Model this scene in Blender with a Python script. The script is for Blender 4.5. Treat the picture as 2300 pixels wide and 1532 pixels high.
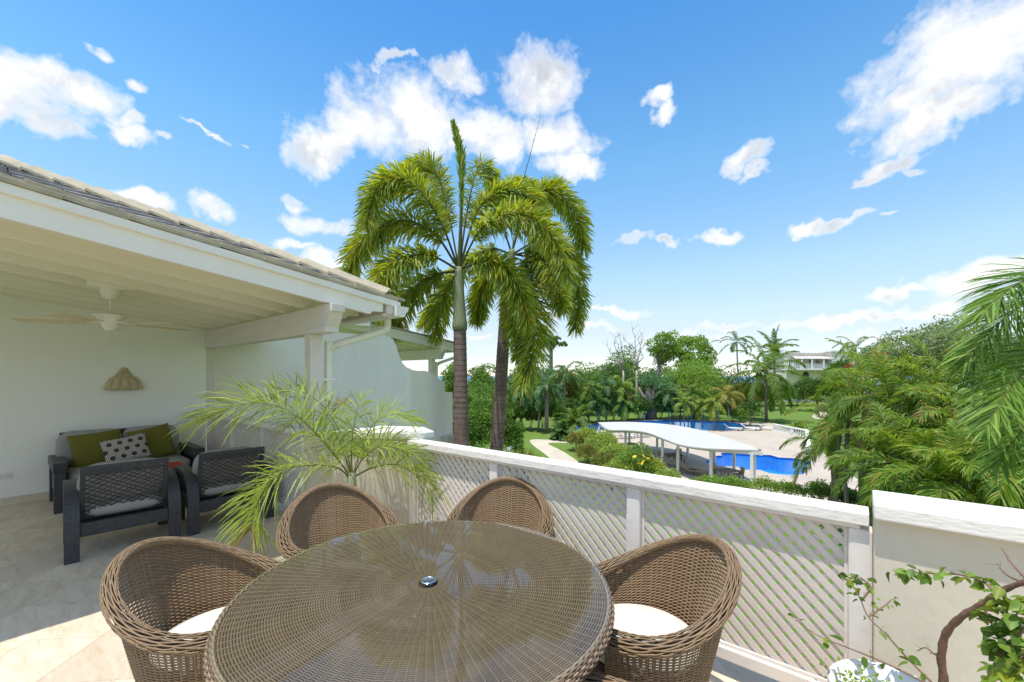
import bpy, bmesh, math, random
import numpy as np
from mathutils import Vector, Matrix
from mathutils.geometry import tessellate_polygon
R = math.radians
rng = np.random.default_rng(7)
random.seed(7)
for o in list(bpy.data.objects):
    bpy.data.objects.remove(o)
sc = bpy.context.scene
col = sc.collection

# ------------------------------------------------------------------ camera
F, CX, HY, H = 940.0, 1150.0, 845.0, 1.6        # focal length and horizon of the photograph in its own pixels
YAW = math.atan(779 / 940.0)
cam_d = bpy.data.cameras.new('camera')
cam = bpy.data.objects.new('camera', cam_d)
col.objects.link(cam)
cam.location = (0, 0, H)
cam.rotation_euler = (R(90), 0, YAW)
cam_d.sensor_width = 36
cam_d.lens = F / 2300 * 36
cam_d.shift_y = (HY - 766) / 2300
cam_d.clip_start = 0.02
cam_d.clip_end = 30000
sc.camera = cam

# ------------------------------------------------------------------ light
SUN_DIR = Vector((-0.02, -0.28, 1.0)).normalized()   # towards the sun
SUN_STRENGTH, SKY_STRENGTH, EXPOSURE = 2.0, 0.15, 1.22
sun_d = bpy.data.lights.new('sun', 'SUN')
sun_d.energy = SUN_STRENGTH
sun_d.angle = R(0.55)
sun_d.color = (1.0, 0.955, 0.88)
sun = bpy.data.objects.new('sun', sun_d)
col.objects.link(sun)
sun.rotation_euler = SUN_DIR.to_track_quat('Z', 'Y').to_euler()
sun.location = (0, 0, 60)
sc.view_settings.view_transform = 'Standard'
sc.view_settings.look = 'None'
sc.view_settings.gamma = 1
sc.view_settings.exposure = EXPOSURE
sc.render.film_transparent = False
sc.cycles.max_bounces = 10
sc.cycles.diffuse_bounces = 7
sc.cycles.transparent_max_bounces = 24
sc.cycles.caustics_reflective = False
sc.cycles.caustics_refractive = False

fw = Vector((-math.sin(YAW), math.cos(YAW), 0))
rt = Vector((math.cos(YAW), math.sin(YAW), 0))


def ray(x, y):
    return fw + rt * ((x - CX) / F) + Vector((0, 0, -(y - HY) / F))


def at(x, y, d):
    return Vector((0, 0, H)) + ray(x, y) * d


def atz(x, y, z):
    q = ray(x, y)
    return Vector((0, 0, H)) + q * ((z - H) / q.z)


def atY(x, y, Y):
    q = ray(x, y)
    return Vector((0, 0, H)) + q * (Y / q.y)


def atX(x, y, X):
    q = ray(x, y)
    return Vector((0, 0, H)) + q * (X / q.x)


# ------------------------------------------------------------------ node helpers
class NT:
    def __init__(s, tree):
        s.t = tree
        s.n = tree.nodes
        s.l = tree.links

    def add(s, typ, inp=None, **props):
        nd = s.n.new(typ)
        for k, v in props.items():
            setattr(nd, k, v)
        for k, v in (inp or {}).items():
            sock = nd.inputs[k]
            if hasattr(v, 'is_output'):
                s.l.new(v, sock)
            else:
                sock.default_value = v
        return nd

    def math(s, op, a, b=None, c=None, clamp=False):
        nd = s.n.new('ShaderNodeMath')
        nd.operation = op
        nd.use_clamp = clamp
        for i, v in enumerate((a, b, c)):
            if v is None:
                continue
            if hasattr(v, 'is_output'):
                s.l.new(v, nd.inputs[i])
            else:
                nd.inputs[i].default_value = v
        return nd.outputs[0]

    def vmath(s, op, a, b=None):
        nd = s.n.new('ShaderNodeVectorMath')
        nd.operation = op
        for i, v in enumerate((a, b)):
            if v is None:
                continue
            if hasattr(v, 'is_output'):
                s.l.new(v, nd.inputs[i])
            else:
                nd.inputs[i].default_value = v
        return nd

    def ramp(s, fac, stops, interp='LINEAR'):
        nd = s.n.new('ShaderNodeValToRGB')
        nd.color_ramp.interpolation = interp
        el = nd.color_ramp.elements
        while len(el) > 1:
            el.remove(el[0])
        el[0].position = stops[0][0]
        el[0].color = tuple(stops[0][1]) + (1,)
        for p, c in stops[1:]:
            e = el.new(p)
            e.color = tuple(c) + (1,)
        s.l.new(fac, nd.inputs[0])
        return nd.outputs[0]

    def mix(s, fac, a, b, blend='MIX'):
        nd = s.n.new('ShaderNodeMix')
        nd.data_type = 'RGBA'
        nd.blend_type = blend
        for sock, v in ((nd.inputs[0], fac), (nd.inputs[6], a), (nd.inputs[7], b)):
            if hasattr(v, 'is_output'):
                s.l.new(v, sock)
            else:
                sock.default_value = v if not isinstance(v, tuple) or len(v) == 4 else v + (1,)
        return nd.outputs[2]

    def noise(s, vec, scale, detail=4, rough=.55, dist=0):
        nd = s.add('ShaderNodeTexNoise', {'Scale': scale, 'Detail': detail, 'Roughness': rough, 'Distortion': dist})
        if vec is not None:
            s.l.new(vec, nd.inputs['Vector'])
        return nd.outputs[0]


def new_mat(name):
    m = bpy.data.materials.new(name)
    m.use_nodes = True
    nt = NT(m.node_tree)
    for nd in list(nt.n):
        nt.n.remove(nd)
    out = nt.n.new('ShaderNodeOutputMaterial')
    return m, nt, out


def bump(nt, height, strength=.3, dist=.01):
    return nt.add('ShaderNodeBump', {'Height': height, 'Strength': strength, 'Distance': dist}).outputs[0]


MATS = {}


def plaster(name, c, rough=.75, var=.08, scale=2.5, bumps=.25, bscale=60, dirt=0.0, dirtcol=(.25, .22, .18), stretch=(1, 1, 1), spec=.3, bdist=.006):
    m, nt, out = new_mat(name)
    tc = nt.add('ShaderNodeTexCoord').outputs['Object']
    geo = nt.add('ShaderNodeNewGeometry').outputs['Position']
    mp = nt.add('ShaderNodeMapping', {'Vector': geo, 'Scale': stretch}).outputs[0]
    n1 = nt.noise(mp, scale, 5, .6)
    n2 = nt.noise(mp, bscale, 5, .6)
    lo = tuple(max(0, v * (1 - var)) for v in c)
    hi = tuple(min(1, v * (1 + var)) for v in c)
    cc = nt.ramp(n1, [(.3, lo), (.7, hi)])
    if dirt:
        n3 = nt.noise(mp, scale * 3.1, 6, .7)
        f = nt.math('MULTIPLY', nt.ramp(n3, [(.52, (0, 0, 0)), (.72, (1, 1, 1))]), dirt)
        cc = nt.mix(f, cc, dirtcol)
    b = nt.add('ShaderNodeBsdfPrincipled', {'Base Color': cc, 'Roughness': rough, 'Specular IOR Level': spec})
    nt.l.new(bump(nt, n2, bumps, bdist), b.inputs['Normal'])
    nt.l.new(b.outputs[0], out.inputs[0])
    MATS[name] = m
    return m


plaster('white_wall', (.88, .82, .73), .8, .05, 1.2, .5, 30, dirt=.20, dirtcol=(.60, .57, .50), stretch=(1.2, 1.2, .5))
plaster('inner_wall', (.88, .86, .80), .8, .03, .8, .25, 45)
plaster('cream_wall', (.61, .555, .45), .8, .06, 2, .45, 30, dirt=.30, dirtcol=(.50, .46, .36), stretch=(1, 1, .5))
plaster('coping_paint', (.85, .80, .73), .55, .07, 4, .5, 18, dirt=.5, dirtcol=(.42, .38, .33), stretch=(1, 4, 4))
plaster('wood_paint', (.76, .71, .66), .45, .05, 3, .2, 30, dirt=.25, dirtcol=(.5, .43, .36))
plaster('beam_paint', (.70, .64, .58), .6, .06, 2.5, .25, 24, dirt=.2, dirtcol=(.42, .36, .3), stretch=(.6, 3, 3))
plaster('ceiling_paint', (.74, .65, .52), .5, .03, 1.2, .15, 20, stretch=(3, .5, 1))
plaster('rafter_paint', (.89, .84, .75), .5, .04, 1.5, .2, 20, dirt=.1, dirtcol=(.6, .5, .36), stretch=(3, .6, 3))
plaster('fascia_paint', (.85, .80, .73), .45, .03, 2, .15, 20, dirt=.12, dirtcol=(.6, .55, .48))
plaster('gutter_vinyl', (.80, .76, .67), .4, .04, 4, .1, 10, dirt=.15, dirtcol=(.55, .46, .33))
plaster('roof_tile_grey', (.27, .255, .25), .85, .25, 6, .6, 30, dirt=.5, dirtcol=(.62, .58, .5))
plaster('roof_tile_cream', (.42, .365, .26), .85, .2, 5, .6, 25, dirt=.5, dirtcol=(.3, .27, .2))
plaster('roof_under', (.3, .28, .25), .9)
plaster('fan_plastic', (.78, .75, .66), .35, .03, 3, .03)
plaster('fan_blade', (.72, .62, .40), .4, .06, 4, .1, 40, stretch=(1, 6, 6))
plaster('sconce_clay', (.50, .42, .25), .8, .16, 14, .3, 60, dirt=.3, dirtcol=(.3, .25, .14))
plaster('outlet_plastic', (.75, .74, .7), .4, .02)
plaster('skirting_stone', (.62, .55, .42), .5, .14, 5, .15, 30, dirt=.2, dirtcol=(.4, .33, .24))
plaster('chair_cushion', (.34, .33, .31), .95, .1, 3, .4, 300)
plaster('cream_cushion', (.72, .69, .6), .9, .05, 2, .3, 350)
plaster('olive_fabric', (.15, .14, .022), .95, .12, 5, .5, 300)
plaster('red_paper', (.5, .09, .03), .5, .1)
plaster('dark_wood', (.05, .035, .03), .5, .2, 6)
plaster('dark_metal', (.05, .045, .04), .45, .1)
plaster('bronze_metal', (.16, .13, .10), .5, .1)
plaster('taupe_sling', (.42, .36, .27), .8, .08)
plaster('white_sling', (.78, .78, .77), .7, .04)
plaster('steel', (.7, .7, .7), .2, .03)
MATS['steel'].node_tree.nodes['Principled BSDF'].inputs['Metallic'].default_value = 1
plaster('black_hole', (.01, .01, .01), .9)
plaster('pot_white', (.78, .78, .75), .45, .05, 5, .15, 20, dirt=.15, dirtcol=(.6, .58, .5))
plaster('pot_clay', (.4, .33, .25), .8, .1)
plaster('soil', (.05, .035, .025), .95, .3, 10, .9, 20)
plaster('grout', (.52, .44, .33), .9, .1)
plaster('slab', (.6, .57, .5), .85, .08)
plaster('pergola_roof', (.54, .52, .47), .7, .04, .5, .2, 3, dirt=.1, dirtcol=(.6, .58, .52))
plaster('pergola_paint', (.72, .72, .68), .6, .05, 1)
plaster('deck_stone', (.50, .425, .34), .8, .10, .5, .3, 4, dirt=.2, dirtcol=(.40, .33, .26))
plaster('path_stone', (.55, .48, .36), .9, .12, .8, .3, 5)
plaster('pool_tile', (.008, .43, .88), .4, .1, 2)
plaster('pool_band', (.005, .08, .35), .4, .1, 2)
plaster('lagoon_tile', (.03, .46, .78), .4, .15, 1)
plaster('house_wall', (.72, .67, .55), .8, .06, .3, .2, 5)
plaster('house_white', (.8, .8, .78), .7, .04, .3)
plaster('house_roof', (.55, .5, .48), .8, .1, .5)
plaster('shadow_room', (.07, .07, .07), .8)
plaster('cloth_blue', (.01, .02, .22), .9)
plaster('cloth_white', (.7, .7, .7), .9)
plaster('skin', (.25, .14, .09), .6)
plaster('hair_dark', (.02, .015, .012), .7)
plaster('hair_red', (.25, .04, .03), .7)
plaster('bark_grey', (.23, .20, .17), .9, .25, 4, .8, 12, stretch=(4, 4, 1))
plaster('bark_dead', (.42, .37, .31), .9, .2, 4, .6, 10)
plaster('bark_branch', (.17, .10, .065), .85, .3, 14, .8, 60, dirt=.3, dirtcol=(.28, .22, .17))
plaster('twig', (.24, .15, .10), .8, .25, 20)
plaster('crownshaft', (.24, .26, .14), .5, .18, 1.5, .2, 10, dirt=.55, dirtcol=(.32, .27, .16), stretch=(4, 4, .6))
plaster('coconut_husk', (.22, .14, .05), .9, .2, 8)
plaster('flower_yellow', (.7, .5, .04), .7, .1)
plaster('flower_red', (.55, .06, .02), .7, .1)
plaster('rock', (.35, .32, .29), .9, .2, 3, .7, 8)


def foxtail_trunk_mat():
    m, nt, out = new_mat('foxtail_trunk')
    geo = nt.add('ShaderNodeNewGeometry').outputs['Position']
    n1 = nt.noise(geo, 6, 5, .65)
    z = nt.add('ShaderNodeSeparateXYZ', {0: geo}).outputs[2]
    ringp = nt.math('ADD', nt.math('MULTIPLY', z, 8.0), nt.math('MULTIPLY', n1, .5))
    fr = nt.math('FRACT', ringp)
    ring = nt.ramp(fr, [(0, (0, 0, 0)), (.10, (1, 1, 1)), (.9, (.7, .7, .7)), (1, (0, 0, 0))])
    base = nt.ramp(n1, [(.25, (.13, .085, .07)), (.55, (.21, .15, .125)), (.8, (.28, .22, .19))])
    cc = nt.mix(nt.math('MULTIPLY', nt.math('SUBTRACT', 1.0, nt.add('ShaderNodeRGBToBW', {0: ring}).outputs[0]), .45), base, (.09, .06, .05))
    b = nt.add('ShaderNodeBsdfPrincipled', {'Base Color': cc, 'Roughness': .9, 'Specular IOR Level': .2})
    nt.l.new(bump(nt, ring, .5, .03), b.inputs['Normal'])
    nt.l.new(b.outputs[0], out.inputs[0])
    MATS['foxtail_trunk'] = m


foxtail_trunk_mat()


def stone_tile_mat():
    m, nt, out = new_mat('travertine')
    geo = nt.add('ShaderNodeNewGeometry').outputs['Position']
    rnd = nt.add('ShaderNodeObjectInfo').outputs['Random']
    mp = nt.add('ShaderNodeMapping', {'Vector': geo, 'Rotation': (0, 0, R(40)), 'Scale': (1.2, 5, 1)}).outputs[0]
    off = nt.vmath('SCALE', nt.add('ShaderNodeCombineXYZ', {0: rnd, 1: rnd, 2: rnd}).outputs[0])
    off.inputs['Scale'].default_value = 37
    mv = nt.vmath('ADD', mp, off.outputs[0]).outputs[0]
    n1 = nt.noise(mv, 3, 8, .68, .5)
    n2 = nt.noise(mv, 22, 6, .7)
    cc = nt.ramp(n1, [(.28, (.55, .43, .30)), (.5, (.68, .56, .42)), (.75, (.76, .66, .53))])
    pits = nt.ramp(n2, [(.30, (1, 1, 1)), (.40, (0, 0, 0))])
    cc = nt.mix(nt.math('MULTIPLY', pits, .35), cc, (.36, .29, .2))
    hs = nt.add('ShaderNodeHueSaturation', {'Color': cc, 'Value': nt.math('ADD', .90, nt.math('MULTIPLY', rnd, .2))}).outputs[0]
    b = nt.add('ShaderNodeBsdfPrincipled', {'Base Color': hs, 'Roughness': .55, 'Specular IOR Level': .35})
    nt.l.new(bump(nt, n2, .12, .004), b.inputs['Normal'])
    nt.l.new(b.outputs[0], out.inputs[0])
    MATS['travertine'] = m


stone_tile_mat()


def attr_mat(name, rough=.6, transl=0.0, spec=.3, gain=1.0):
    """colour from the mesh's own 'tint' attribute (each leaf or strand has its own colour)"""
    m, nt, out = new_mat(name)
    a = nt.add('ShaderNodeAttribute', attribute_name='tint').outputs['Color']
    b = nt.add('ShaderNodeBsdfPrincipled', {'Base Color': a, 'Roughness': rough, 'Specular IOR Level': spec})
    sh = b.outputs[0]
    if transl:
        tcol = nt.add('ShaderNodeHueSaturation', {'Color': a, 'Hue': .485, 'Saturation': 1.1, 'Value': 1.5}).outputs[0]
        t = nt.add('ShaderNodeBsdfTranslucent', {'Color': tcol})
        mx = nt.add('ShaderNodeMixShader', {0: transl})
        nt.l.new(b.outputs[0], mx.inputs[1])
        nt.l.new(t.outputs[0], mx.inputs[2])
        sh = mx.outputs[0]
    nt.l.new(sh, out.inputs[0])
    MATS[name] = m


attr_mat('leaf', .5, .45, .35)
attr_mat('wicker', .55, 0, .35)


def woven_dark_mat():
    m, nt, out = new_mat('woven_dark')
    tc = nt.add('ShaderNodeTexCoord').outputs['UV']
    br = nt.add('ShaderNodeTexBrick', {'Vector': tc, 'Color1': (.05, .051, .058, 1), 'Color2': (.09, .09, .098, 1), 'Mortar': (.008, .008, .01, 1),
                                       'Scale': 1.0, 'Mortar Size': .16, 'Brick Width': 2.0, 'Row Height': .9, 'Mortar Smooth': .8})
    b = nt.add('ShaderNodeBsdfPrincipled', {'Base Color': br.outputs[0], 'Roughness': .38, 'Specular IOR Level': .5})
    inv = nt.math('SUBTRACT', 1.0, br.outputs[1])
    nt.l.new(bump(nt, inv, .7, .004), b.inputs['Normal'])
    nt.l.new(b.outputs[0], out.inputs[0])
    MATS['woven_dark'] = m


woven_dark_mat()


def hex_fabric_mat():
    m, nt, out = new_mat('hexagon_fabric')
    uv = nt.add('ShaderNodeTexCoord').outputs['UV']
    p = nt.add('ShaderNodeMapping', {'Vector': uv, 'Scale': (1, 1, 0)}).outputs[0]
    r = (1.0, 1.7320508, 1.0)
    hv = (.5, .8660254, .5)

    def cell(v):
        w = nt.n.new('ShaderNodeVectorMath')
        w.operation = 'WRAP'
        nt.l.new(v, w.inputs[0])
        w.inputs[1].default_value = (.5, .8660254, 1)
        w.inputs[2].default_value = (-.5, -.8660254, -1)
        return w.outputs[0]
    a = cell(p)
    b = cell(nt.vmath('SUBTRACT', p, (.5, .8660254, 0)).outputs[0])
    la = nt.vmath('LENGTH', a).outputs['Value']
    lb = nt.vmath('LENGTH', b).outputs['Value']
    sel = nt.math('LESS_THAN', la, lb)
    gv = nt.add('ShaderNodeMix', {0: sel, 4: b, 5: a}, data_type='VECTOR').outputs[1]
    ab = nt.vmath('ABSOLUTE', gv).outputs[0]
    d1 = nt.vmath('DOT_PRODUCT', ab, (.5, .8660254, 0)).outputs['Value']
    dx = nt.add('ShaderNodeSeparateXYZ', {0: ab}).outputs[0]
    d = nt.math('MAXIMUM', d1, dx)
    cc = nt.ramp(d, [(0, (.085, .055, .045)), (.27, (.085, .055, .045)), (.275, (.7, .67, .6)), (.335, (.7, .67, .6)), (.34, (.085, .055, .045)),
                     (.40, (.085, .055, .045)), (.405, (.7, .67, .6)), (.46, (.7, .67, .6)), (.465, (.085, .055, .045))], 'CONSTANT')
    bs = nt.add('ShaderNodeBsdfPrincipled', {'Base Color': cc, 'Roughness': .9, 'Specular IOR Level': .1})
    nt.l.new(bump(nt, nt.noise(uv, 60, 3), .2, .003), bs.inputs['Normal'])
    nt.l.new(bs.outputs[0], out.inputs[0])
    MATS['hexagon_fabric'] = m


hex_fabric_mat()


def clear_mat(name, tint, rough=0.0, ior=1.5, waves=0.0, wscale=2.0):
    """a clear surface: what lies under it shows through, the sky mirrors in it by Fresnel"""
    m, nt, out = new_mat(name)
    fr = nt.add('ShaderNodeFresnel', {'IOR': ior})
    tr = nt.add('ShaderNodeBsdfTransparent', {'Color': tint + (1,)})
    gl = nt.add('ShaderNodeBsdfGlossy', {'Color': (1, 1, 1, 1), 'Roughness': rough})
    if waves:
        geo = nt.add('ShaderNodeNewGeometry').outputs['Position']
        nrm = bump(nt, nt.noise(geo, wscale, 4, .6, .4), waves, .05)
        nt.l.new(nrm, fr.inputs['Normal'])
        nt.l.new(nrm, gl.inputs['Normal'])
    bf = nt.add('ShaderNodeNewGeometry').outputs['Backfacing']
    mx = nt.add('ShaderNodeMixShader', {0: nt.math('MULTIPLY', fr.outputs[0], nt.math('SUBTRACT', 1.0, bf))})
    nt.l.new(tr.outputs[0], mx.inputs[1])
    nt.l.new(gl.outputs[0], mx.inputs[2])
    nt.l.new(mx.outputs[0], out.inputs[0])
    MATS[name] = m


clear_mat('table_glass', (.97, .985, .97), 0.0, 1.45)
clear_mat('pool_water', (.62, .86, .97), 0.02, 1.33, .25, 3.0)
clear_mat('window_glass', (.35, .42, .5), 0.02, 1.6)


def grass_mat():
    m, nt, out = new_mat('lawn')
    geo = nt.add('ShaderNodeNewGeometry').outputs['Position']
    n1 = nt.noise(geo, .12, 4, .6)
    n2 = nt.noise(geo, 3.0, 6, .75)
    n3 = nt.noise(geo, 25, 3, .7)
    c1 = nt.ramp(n1, [(.3, (.13, .215, .036)), (.7, (.16, .25, .05))])
    c2 = nt.mix(nt.math('MULTIPLY', n2, .6), c1, (.18, .26, .065))
    c3 = nt.mix(nt.math('MULTIPLY', nt.ramp(n3, [(.4, (0, 0, 0)), (.7, (1, 1, 1))]), .4), c2, (.05, .11, .015))
    b = nt.add('ShaderNodeBsdfPrincipled', {'Base Color': c3, 'Roughness': .9, 'Specular IOR Level': .1})
    nt.l.new(bump(nt, n3, .8, .05), b.inputs['Normal'])
    nt.l.new(b.outputs[0], out.inputs[0])
    MATS['lawn'] = m


grass_mat()


def sea_mat():
    m, nt, out = new_mat('sea')
    geo = nt.add('ShaderNodeNewGeometry').outputs['Position']
    n = nt.noise(geo, .02, 5, .6)
    cc = nt.ramp(n, [(.3, (.03, .13, .25)), (.7, (.05, .18, .30))])
    b = nt.add('ShaderNodeBsdfPrincipled', {'Base Color': cc, 'Roughness': .35, 'IOR': 1.33})
    nt.l.new(b.outputs[0], out.inputs[0])
    MATS['sea'] = m


sea_mat()


# ------------------------------------------------------------------ world: sky with clouds
def build_world():
    w = bpy.data.worlds.new('World')
    sc.world = w
    w.use_nodes = True
    nt = NT(w.node_tree)
    for nd in list(nt.n):
        nt.n.remove(nd)
    out = nt.n.new('ShaderNodeOutputWorld')
    sky = nt.add('ShaderNodeTexSky', sky_type='NISHITA', sun_disc=False)
    sky.sun_elevation = math.asin(SUN_DIR.z)
    sky.sun_rotation = math.atan2(SUN_DIR.x, SUN_DIR.y)
    sky.altitude = 20
    sky.air_density = 1.0
    sky.dust_density = .0
    sky.ozone_density = 5.0
    d = nt.add('ShaderNodeTexCoord').outputs['Generated']
    sx = nt.add('ShaderNodeSeparateXYZ', {0: d})
    # one puff: falloff of an ellipse about a direction
    g = bpy.data.node_groups.new('puff', 'ShaderNodeTree')
    for nm in ('Dir', 'C', 'E1', 'E2'):
        g.interface.new_socket(nm, in_out='INPUT', socket_type='NodeSocketVector')
    g.interface.new_socket('W', in_out='OUTPUT', socket_type='NodeSocketFloat')
    gn = NT(g)
    gi = gn.n.new('NodeGroupInput')
    go = gn.n.new('NodeGroupOutput')
    dc = gn.vmath('DOT_PRODUCT', gi.outputs[0], gi.outputs[1]).outputs['Value']
    a = gn.vmath('DOT_PRODUCT', gi.outputs[0], gi.outputs[2]).outputs['Value']
    b = gn.vmath('DOT_PRODUCT', gi.outputs[0], gi.outputs[3]).outputs['Value']
    dcs = gn.math('MAXIMUM', dc, .05)
    q = gn.math('ADD', gn.math('POWER', gn.math('DIVIDE', a, dcs), 2.0), gn.math('POWER', gn.math('DIVIDE', b, dcs), 2.0))
    gate = gn.math('GREATER_THAN', dc, .05)
    val = gn.math('MAXIMUM', gn.math('SUBTRACT', 1.0, gn.math('SQRT', q)), -3.0)
    gn.l.new(gn.math('SUBTRACT', gn.math('MULTIPLY', gn.math('ADD', val, 3.0), gate), 3.0), go.inputs[0])
    # warped direction so the ellipses get ragged edges
    wn = nt.add('ShaderNodeTexNoise', {'Vector': d, 'Scale': 9.0, 'Detail': 4, 'Roughness': .6})
    wv = nt.vmath('SUBTRACT', wn.outputs['Color'], (.5, .5, .5)).outputs[0]
    sc_ = nt.vmath('SCALE', wv)
    sc_.inputs['Scale'].default_value = .11
    dw = nt.vmath('ADD', d, sc_.outputs[0]).outputs[0]
    # px centre, half width, half height, tilt (deg, + = right end up)
    puffs = [(30, 190, 150, 75, 0), (140, 195, 110, 50, -4), (60, 250, 130, 50, 0), (120, 305, 70, 34, 0), (285, 285, 46, 22, 0), (300, 315, 62, 24, -6), (205, 110, 30, 20, 0, .75), (290, 190, 34, 20, 0, .85),
             (310, 445, 60, 26, 5), (470, 465, 58, 34, 0), (645, 455, 36, 18, 0), (440, 290, 40, 14, -8, .7), (470, 308, 36, 10, 0, .7), (380, 325, 30, 12, 0, .6), (540, 325, 30, 10, 0, .6),
             (720, 510, 110, 34, 0), (650, 560, 60, 14, 0), (730, 590, 70, 24, 0),
             (890, 270, 210, 100, 10), (730, 340, 110, 46, 22), (1020, 165, 95, 40, 0), (885, 135, 52, 14, 8),
             (1210, 200, 105, 90, 10), (1240, 300, 110, 50, -10), (1290, 370, 90, 32, -12), (1110, 300, 120, 60, 0),
             (1480, 220, 30, 24, 0), (1500, 255, 24, 26, 0, .9), (2150, 170, 190, 80, 10), (2240, 60, 240, 130, 10), (2060, 210, 120, 50, 8), (2100, 270, 140, 42, 6), (2000, 365, 70, 30, 10), (1960, 395, 50, 20, 6), (2060, 375, 50, 12, 0, .8),
             (1690, 365, 46, 34, 10), (1660, 385, 46, 26, 0), (1690, 405, 50, 14, 0, .85), (1415, 540, 52, 22, 0), (1497, 545, 32, 14, 0), (1603, 533, 64, 24, -4), (1810, 505, 48, 17, 0), (1890, 495, 70, 17, 2), (2000, 486, 30, 10, 0),
             (2235, 620, 120, 34, 12, .92), (2030, 655, 80, 17, 4, .85), (2120, 685, 50, 20, 6, .9),
             (1900, 715, 300, 22, 4, .72), (1650, 735, 260, 18, 2, .66), (1370, 692, 120, 18, 0, .75), (1240, 688, 60, 15, 0, .72), (1560, 762, 200, 15, 0, .62), (1330, 735, 110, 14, 0, .68), (1080, 750, 80, 14, 0, .66), (2050, 748, 200, 20, 0, .62)]
    acc = None
    acc2 = None
    up = Vector((0, 0, 1))
    for i, pf in enumerate(puffs):
        px, py, hw, hh, tilt = pf[:5]
        wgt = pf[5] if len(pf) > 5 else 1.0
        c = ray(px, py).normalized()
        e1 = c.cross(up).normalized()
        e2 = e1.cross(c).normalized()
        # size in the tangent plane of that direction
        s = (ray(px, py).length)
        k1 = F / hw * (s ** 1.0)
        k2 = F / hh * (s ** 1.0)
        t = R(tilt)
        f1 = e1 * math.cos(t) + e2 * math.sin(t)
        f2 = -e1 * math.sin(t) + e2 * math.cos(t)
        gnode = nt.n.new('ShaderNodeGroup')
        gnode.node_tree = g
        nt.l.new(dw, gnode.inputs[0])
        gnode.inputs[1].default_value = c
        gnode.inputs[2].default_value = f1 * k1
        gnode.inputs[3].default_value = f2 * k2
        gw = gnode.outputs[0] if wgt == 1.0 else nt.math('SUBTRACT', gnode.outputs[0], 1.0 - wgt)
        acc = gw if acc is None else nt.math('MAXIMUM', acc, gw)
    # rest of the sky: unseen planar cloud layer, thickened to whiten and brighten the shade
    zz = nt.math('MAXIMUM', sx.outputs[2], .06)
    pl = nt.add('ShaderNodeCombineXYZ', {0: nt.math('DIVIDE', sx.outputs[0], zz), 1: nt.math('DIVIDE', sx.outputs[1], zz), 2: 3.7}).outputs[0]
    nb = nt.noise(pl, 1.1, 6, .6, .2)
    back = nt.vmath('DOT_PRODUCT', d, tuple(fw)).outputs['Value']
    outside = nt.ramp(nt.math('SUBTRACT', .50, back), [(0, (0, 0, 0)), (.25, (1, 1, 1))])
    generic = nt.math('MULTIPLY', nt.math('SUBTRACT', nb, .42), 3.0)
    generic = nt.math('SUBTRACT', nt.math('MULTIPLY', nt.math('ADD', generic, 1.5), outside), 1.5)
    acc = nt.math('MAXIMUM', acc, generic)
    fb = nt.noise(d, 13.0, 7, .60, .3)
    fb2 = nt.noise(d, 5.0, 6, .55)
    dens = nt.math('ADD', nt.math('ADD', nt.math('MULTIPLY', nt.math('MINIMUM', nt.math('MAXIMUM', acc, -1.0), .6), 1.0), nt.math('MULTIPLY', nt.math('SUBTRACT', fb, .5), 1.45)), nt.math('ADD', nt.math('MULTIPLY', nt.math('SUBTRACT', fb2, .5), .8), nt.math('MULTIPLY', nt.math('SUBTRACT', nt.noise(d, 42.0, 4, .62, .4), .5), .55)))
    alpha = nt.ramp(dens, [(.0, (0, 0, 0)), (.06, (.05, .05, .05)), (.28, (.45, .45, .45)), (.55, (.86, .86, .86)), (.9, (1, 1, 1))], 'B_SPLINE')
    # a little grey where the cloud is thick
    up_d = nt.vmath('ADD', d, (.0, -.012, .045)).outputs[0]
    fb3 = nt.noise(up_d, 13.0, 5, .60, .3)
    fb4 = nt.noise(nt.vmath('ADD', d, (.0, -.03, .10)).outputs[0], 5.0, 4, .55)
    lit = nt.math('ADD', nt.math('MULTIPLY', nt.math('SUBTRACT', fb, fb3), 1.3), nt.math('MULTIPLY', nt.math('SUBTRACT', fb2, fb4), 1.6))
    shade = nt.math('MULTIPLY', nt.ramp(dens, [(.25, (0, 0, 0)), (.7, (1, 1, 1))]), nt.ramp(nt.math('SUBTRACT', .5, lit), [(.46, (0, 0, 0)), (.78, (1, 1, 1))]))
    cloud = nt.mix(shade, CLOUD + (1,), CLOUD_GREY + (1,))
    skyc = nt.add('ShaderNodeHueSaturation', {'Color': sky.outputs[0], 'Saturation': SKY_SAT, 'Value': SKY_VAL, 'Hue': SKY_HUE}).outputs[0]
    # the photograph's sky is a deeper blue overhead than the model sky; colour balance by height
    bal = nt.ramp(sx.outputs[2], [(0, (.48, .48, .55)), (.05, (.56, .50, .51)), (.10, (.70, .56, .49)), (.142, (.80, .66, .53)), (.226, (.86, .79, .66)), (.35, (.72, .83, .76)), (.447, (.60, .85, .81)), (.656, (.33, .70, .84)), (1, (.33, .70, .84))])
    skyc = nt.mix(1.0, skyc, bal, 'MULTIPLY')
    fin = nt.mix(alpha, skyc, cloud)
    bg = nt.add('ShaderNodeBackground', {'Color': fin, 'Strength': SKY_STRENGTH})
    nt.l.new(bg.outputs[0], out.inputs[0])
    w.cycles.sampling_method = 'MANUAL'
    w.cycles.sample_map_resolution = 512


CLOUD, CLOUD_GREY = (3.2, 3.15, 3.08), (1.9, 1.95, 2.05)
SKY_SAT, SKY_VAL, SKY_HUE = 1.0, .90, .5
build_world()


# ------------------------------------------------------------------ mesh helpers
def link(name, me, mat=None, parent=None, loc=None):
    o = bpy.data.objects.new(name, me)
    col.objects.link(o)
    if mat is not None and not me.materials:
        me.materials.append(MATS[mat] if isinstance(mat, str) else mat)
    if parent is not None:
        o.parent = parent
    if loc is not None:
        o.location = loc
    return o


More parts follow.
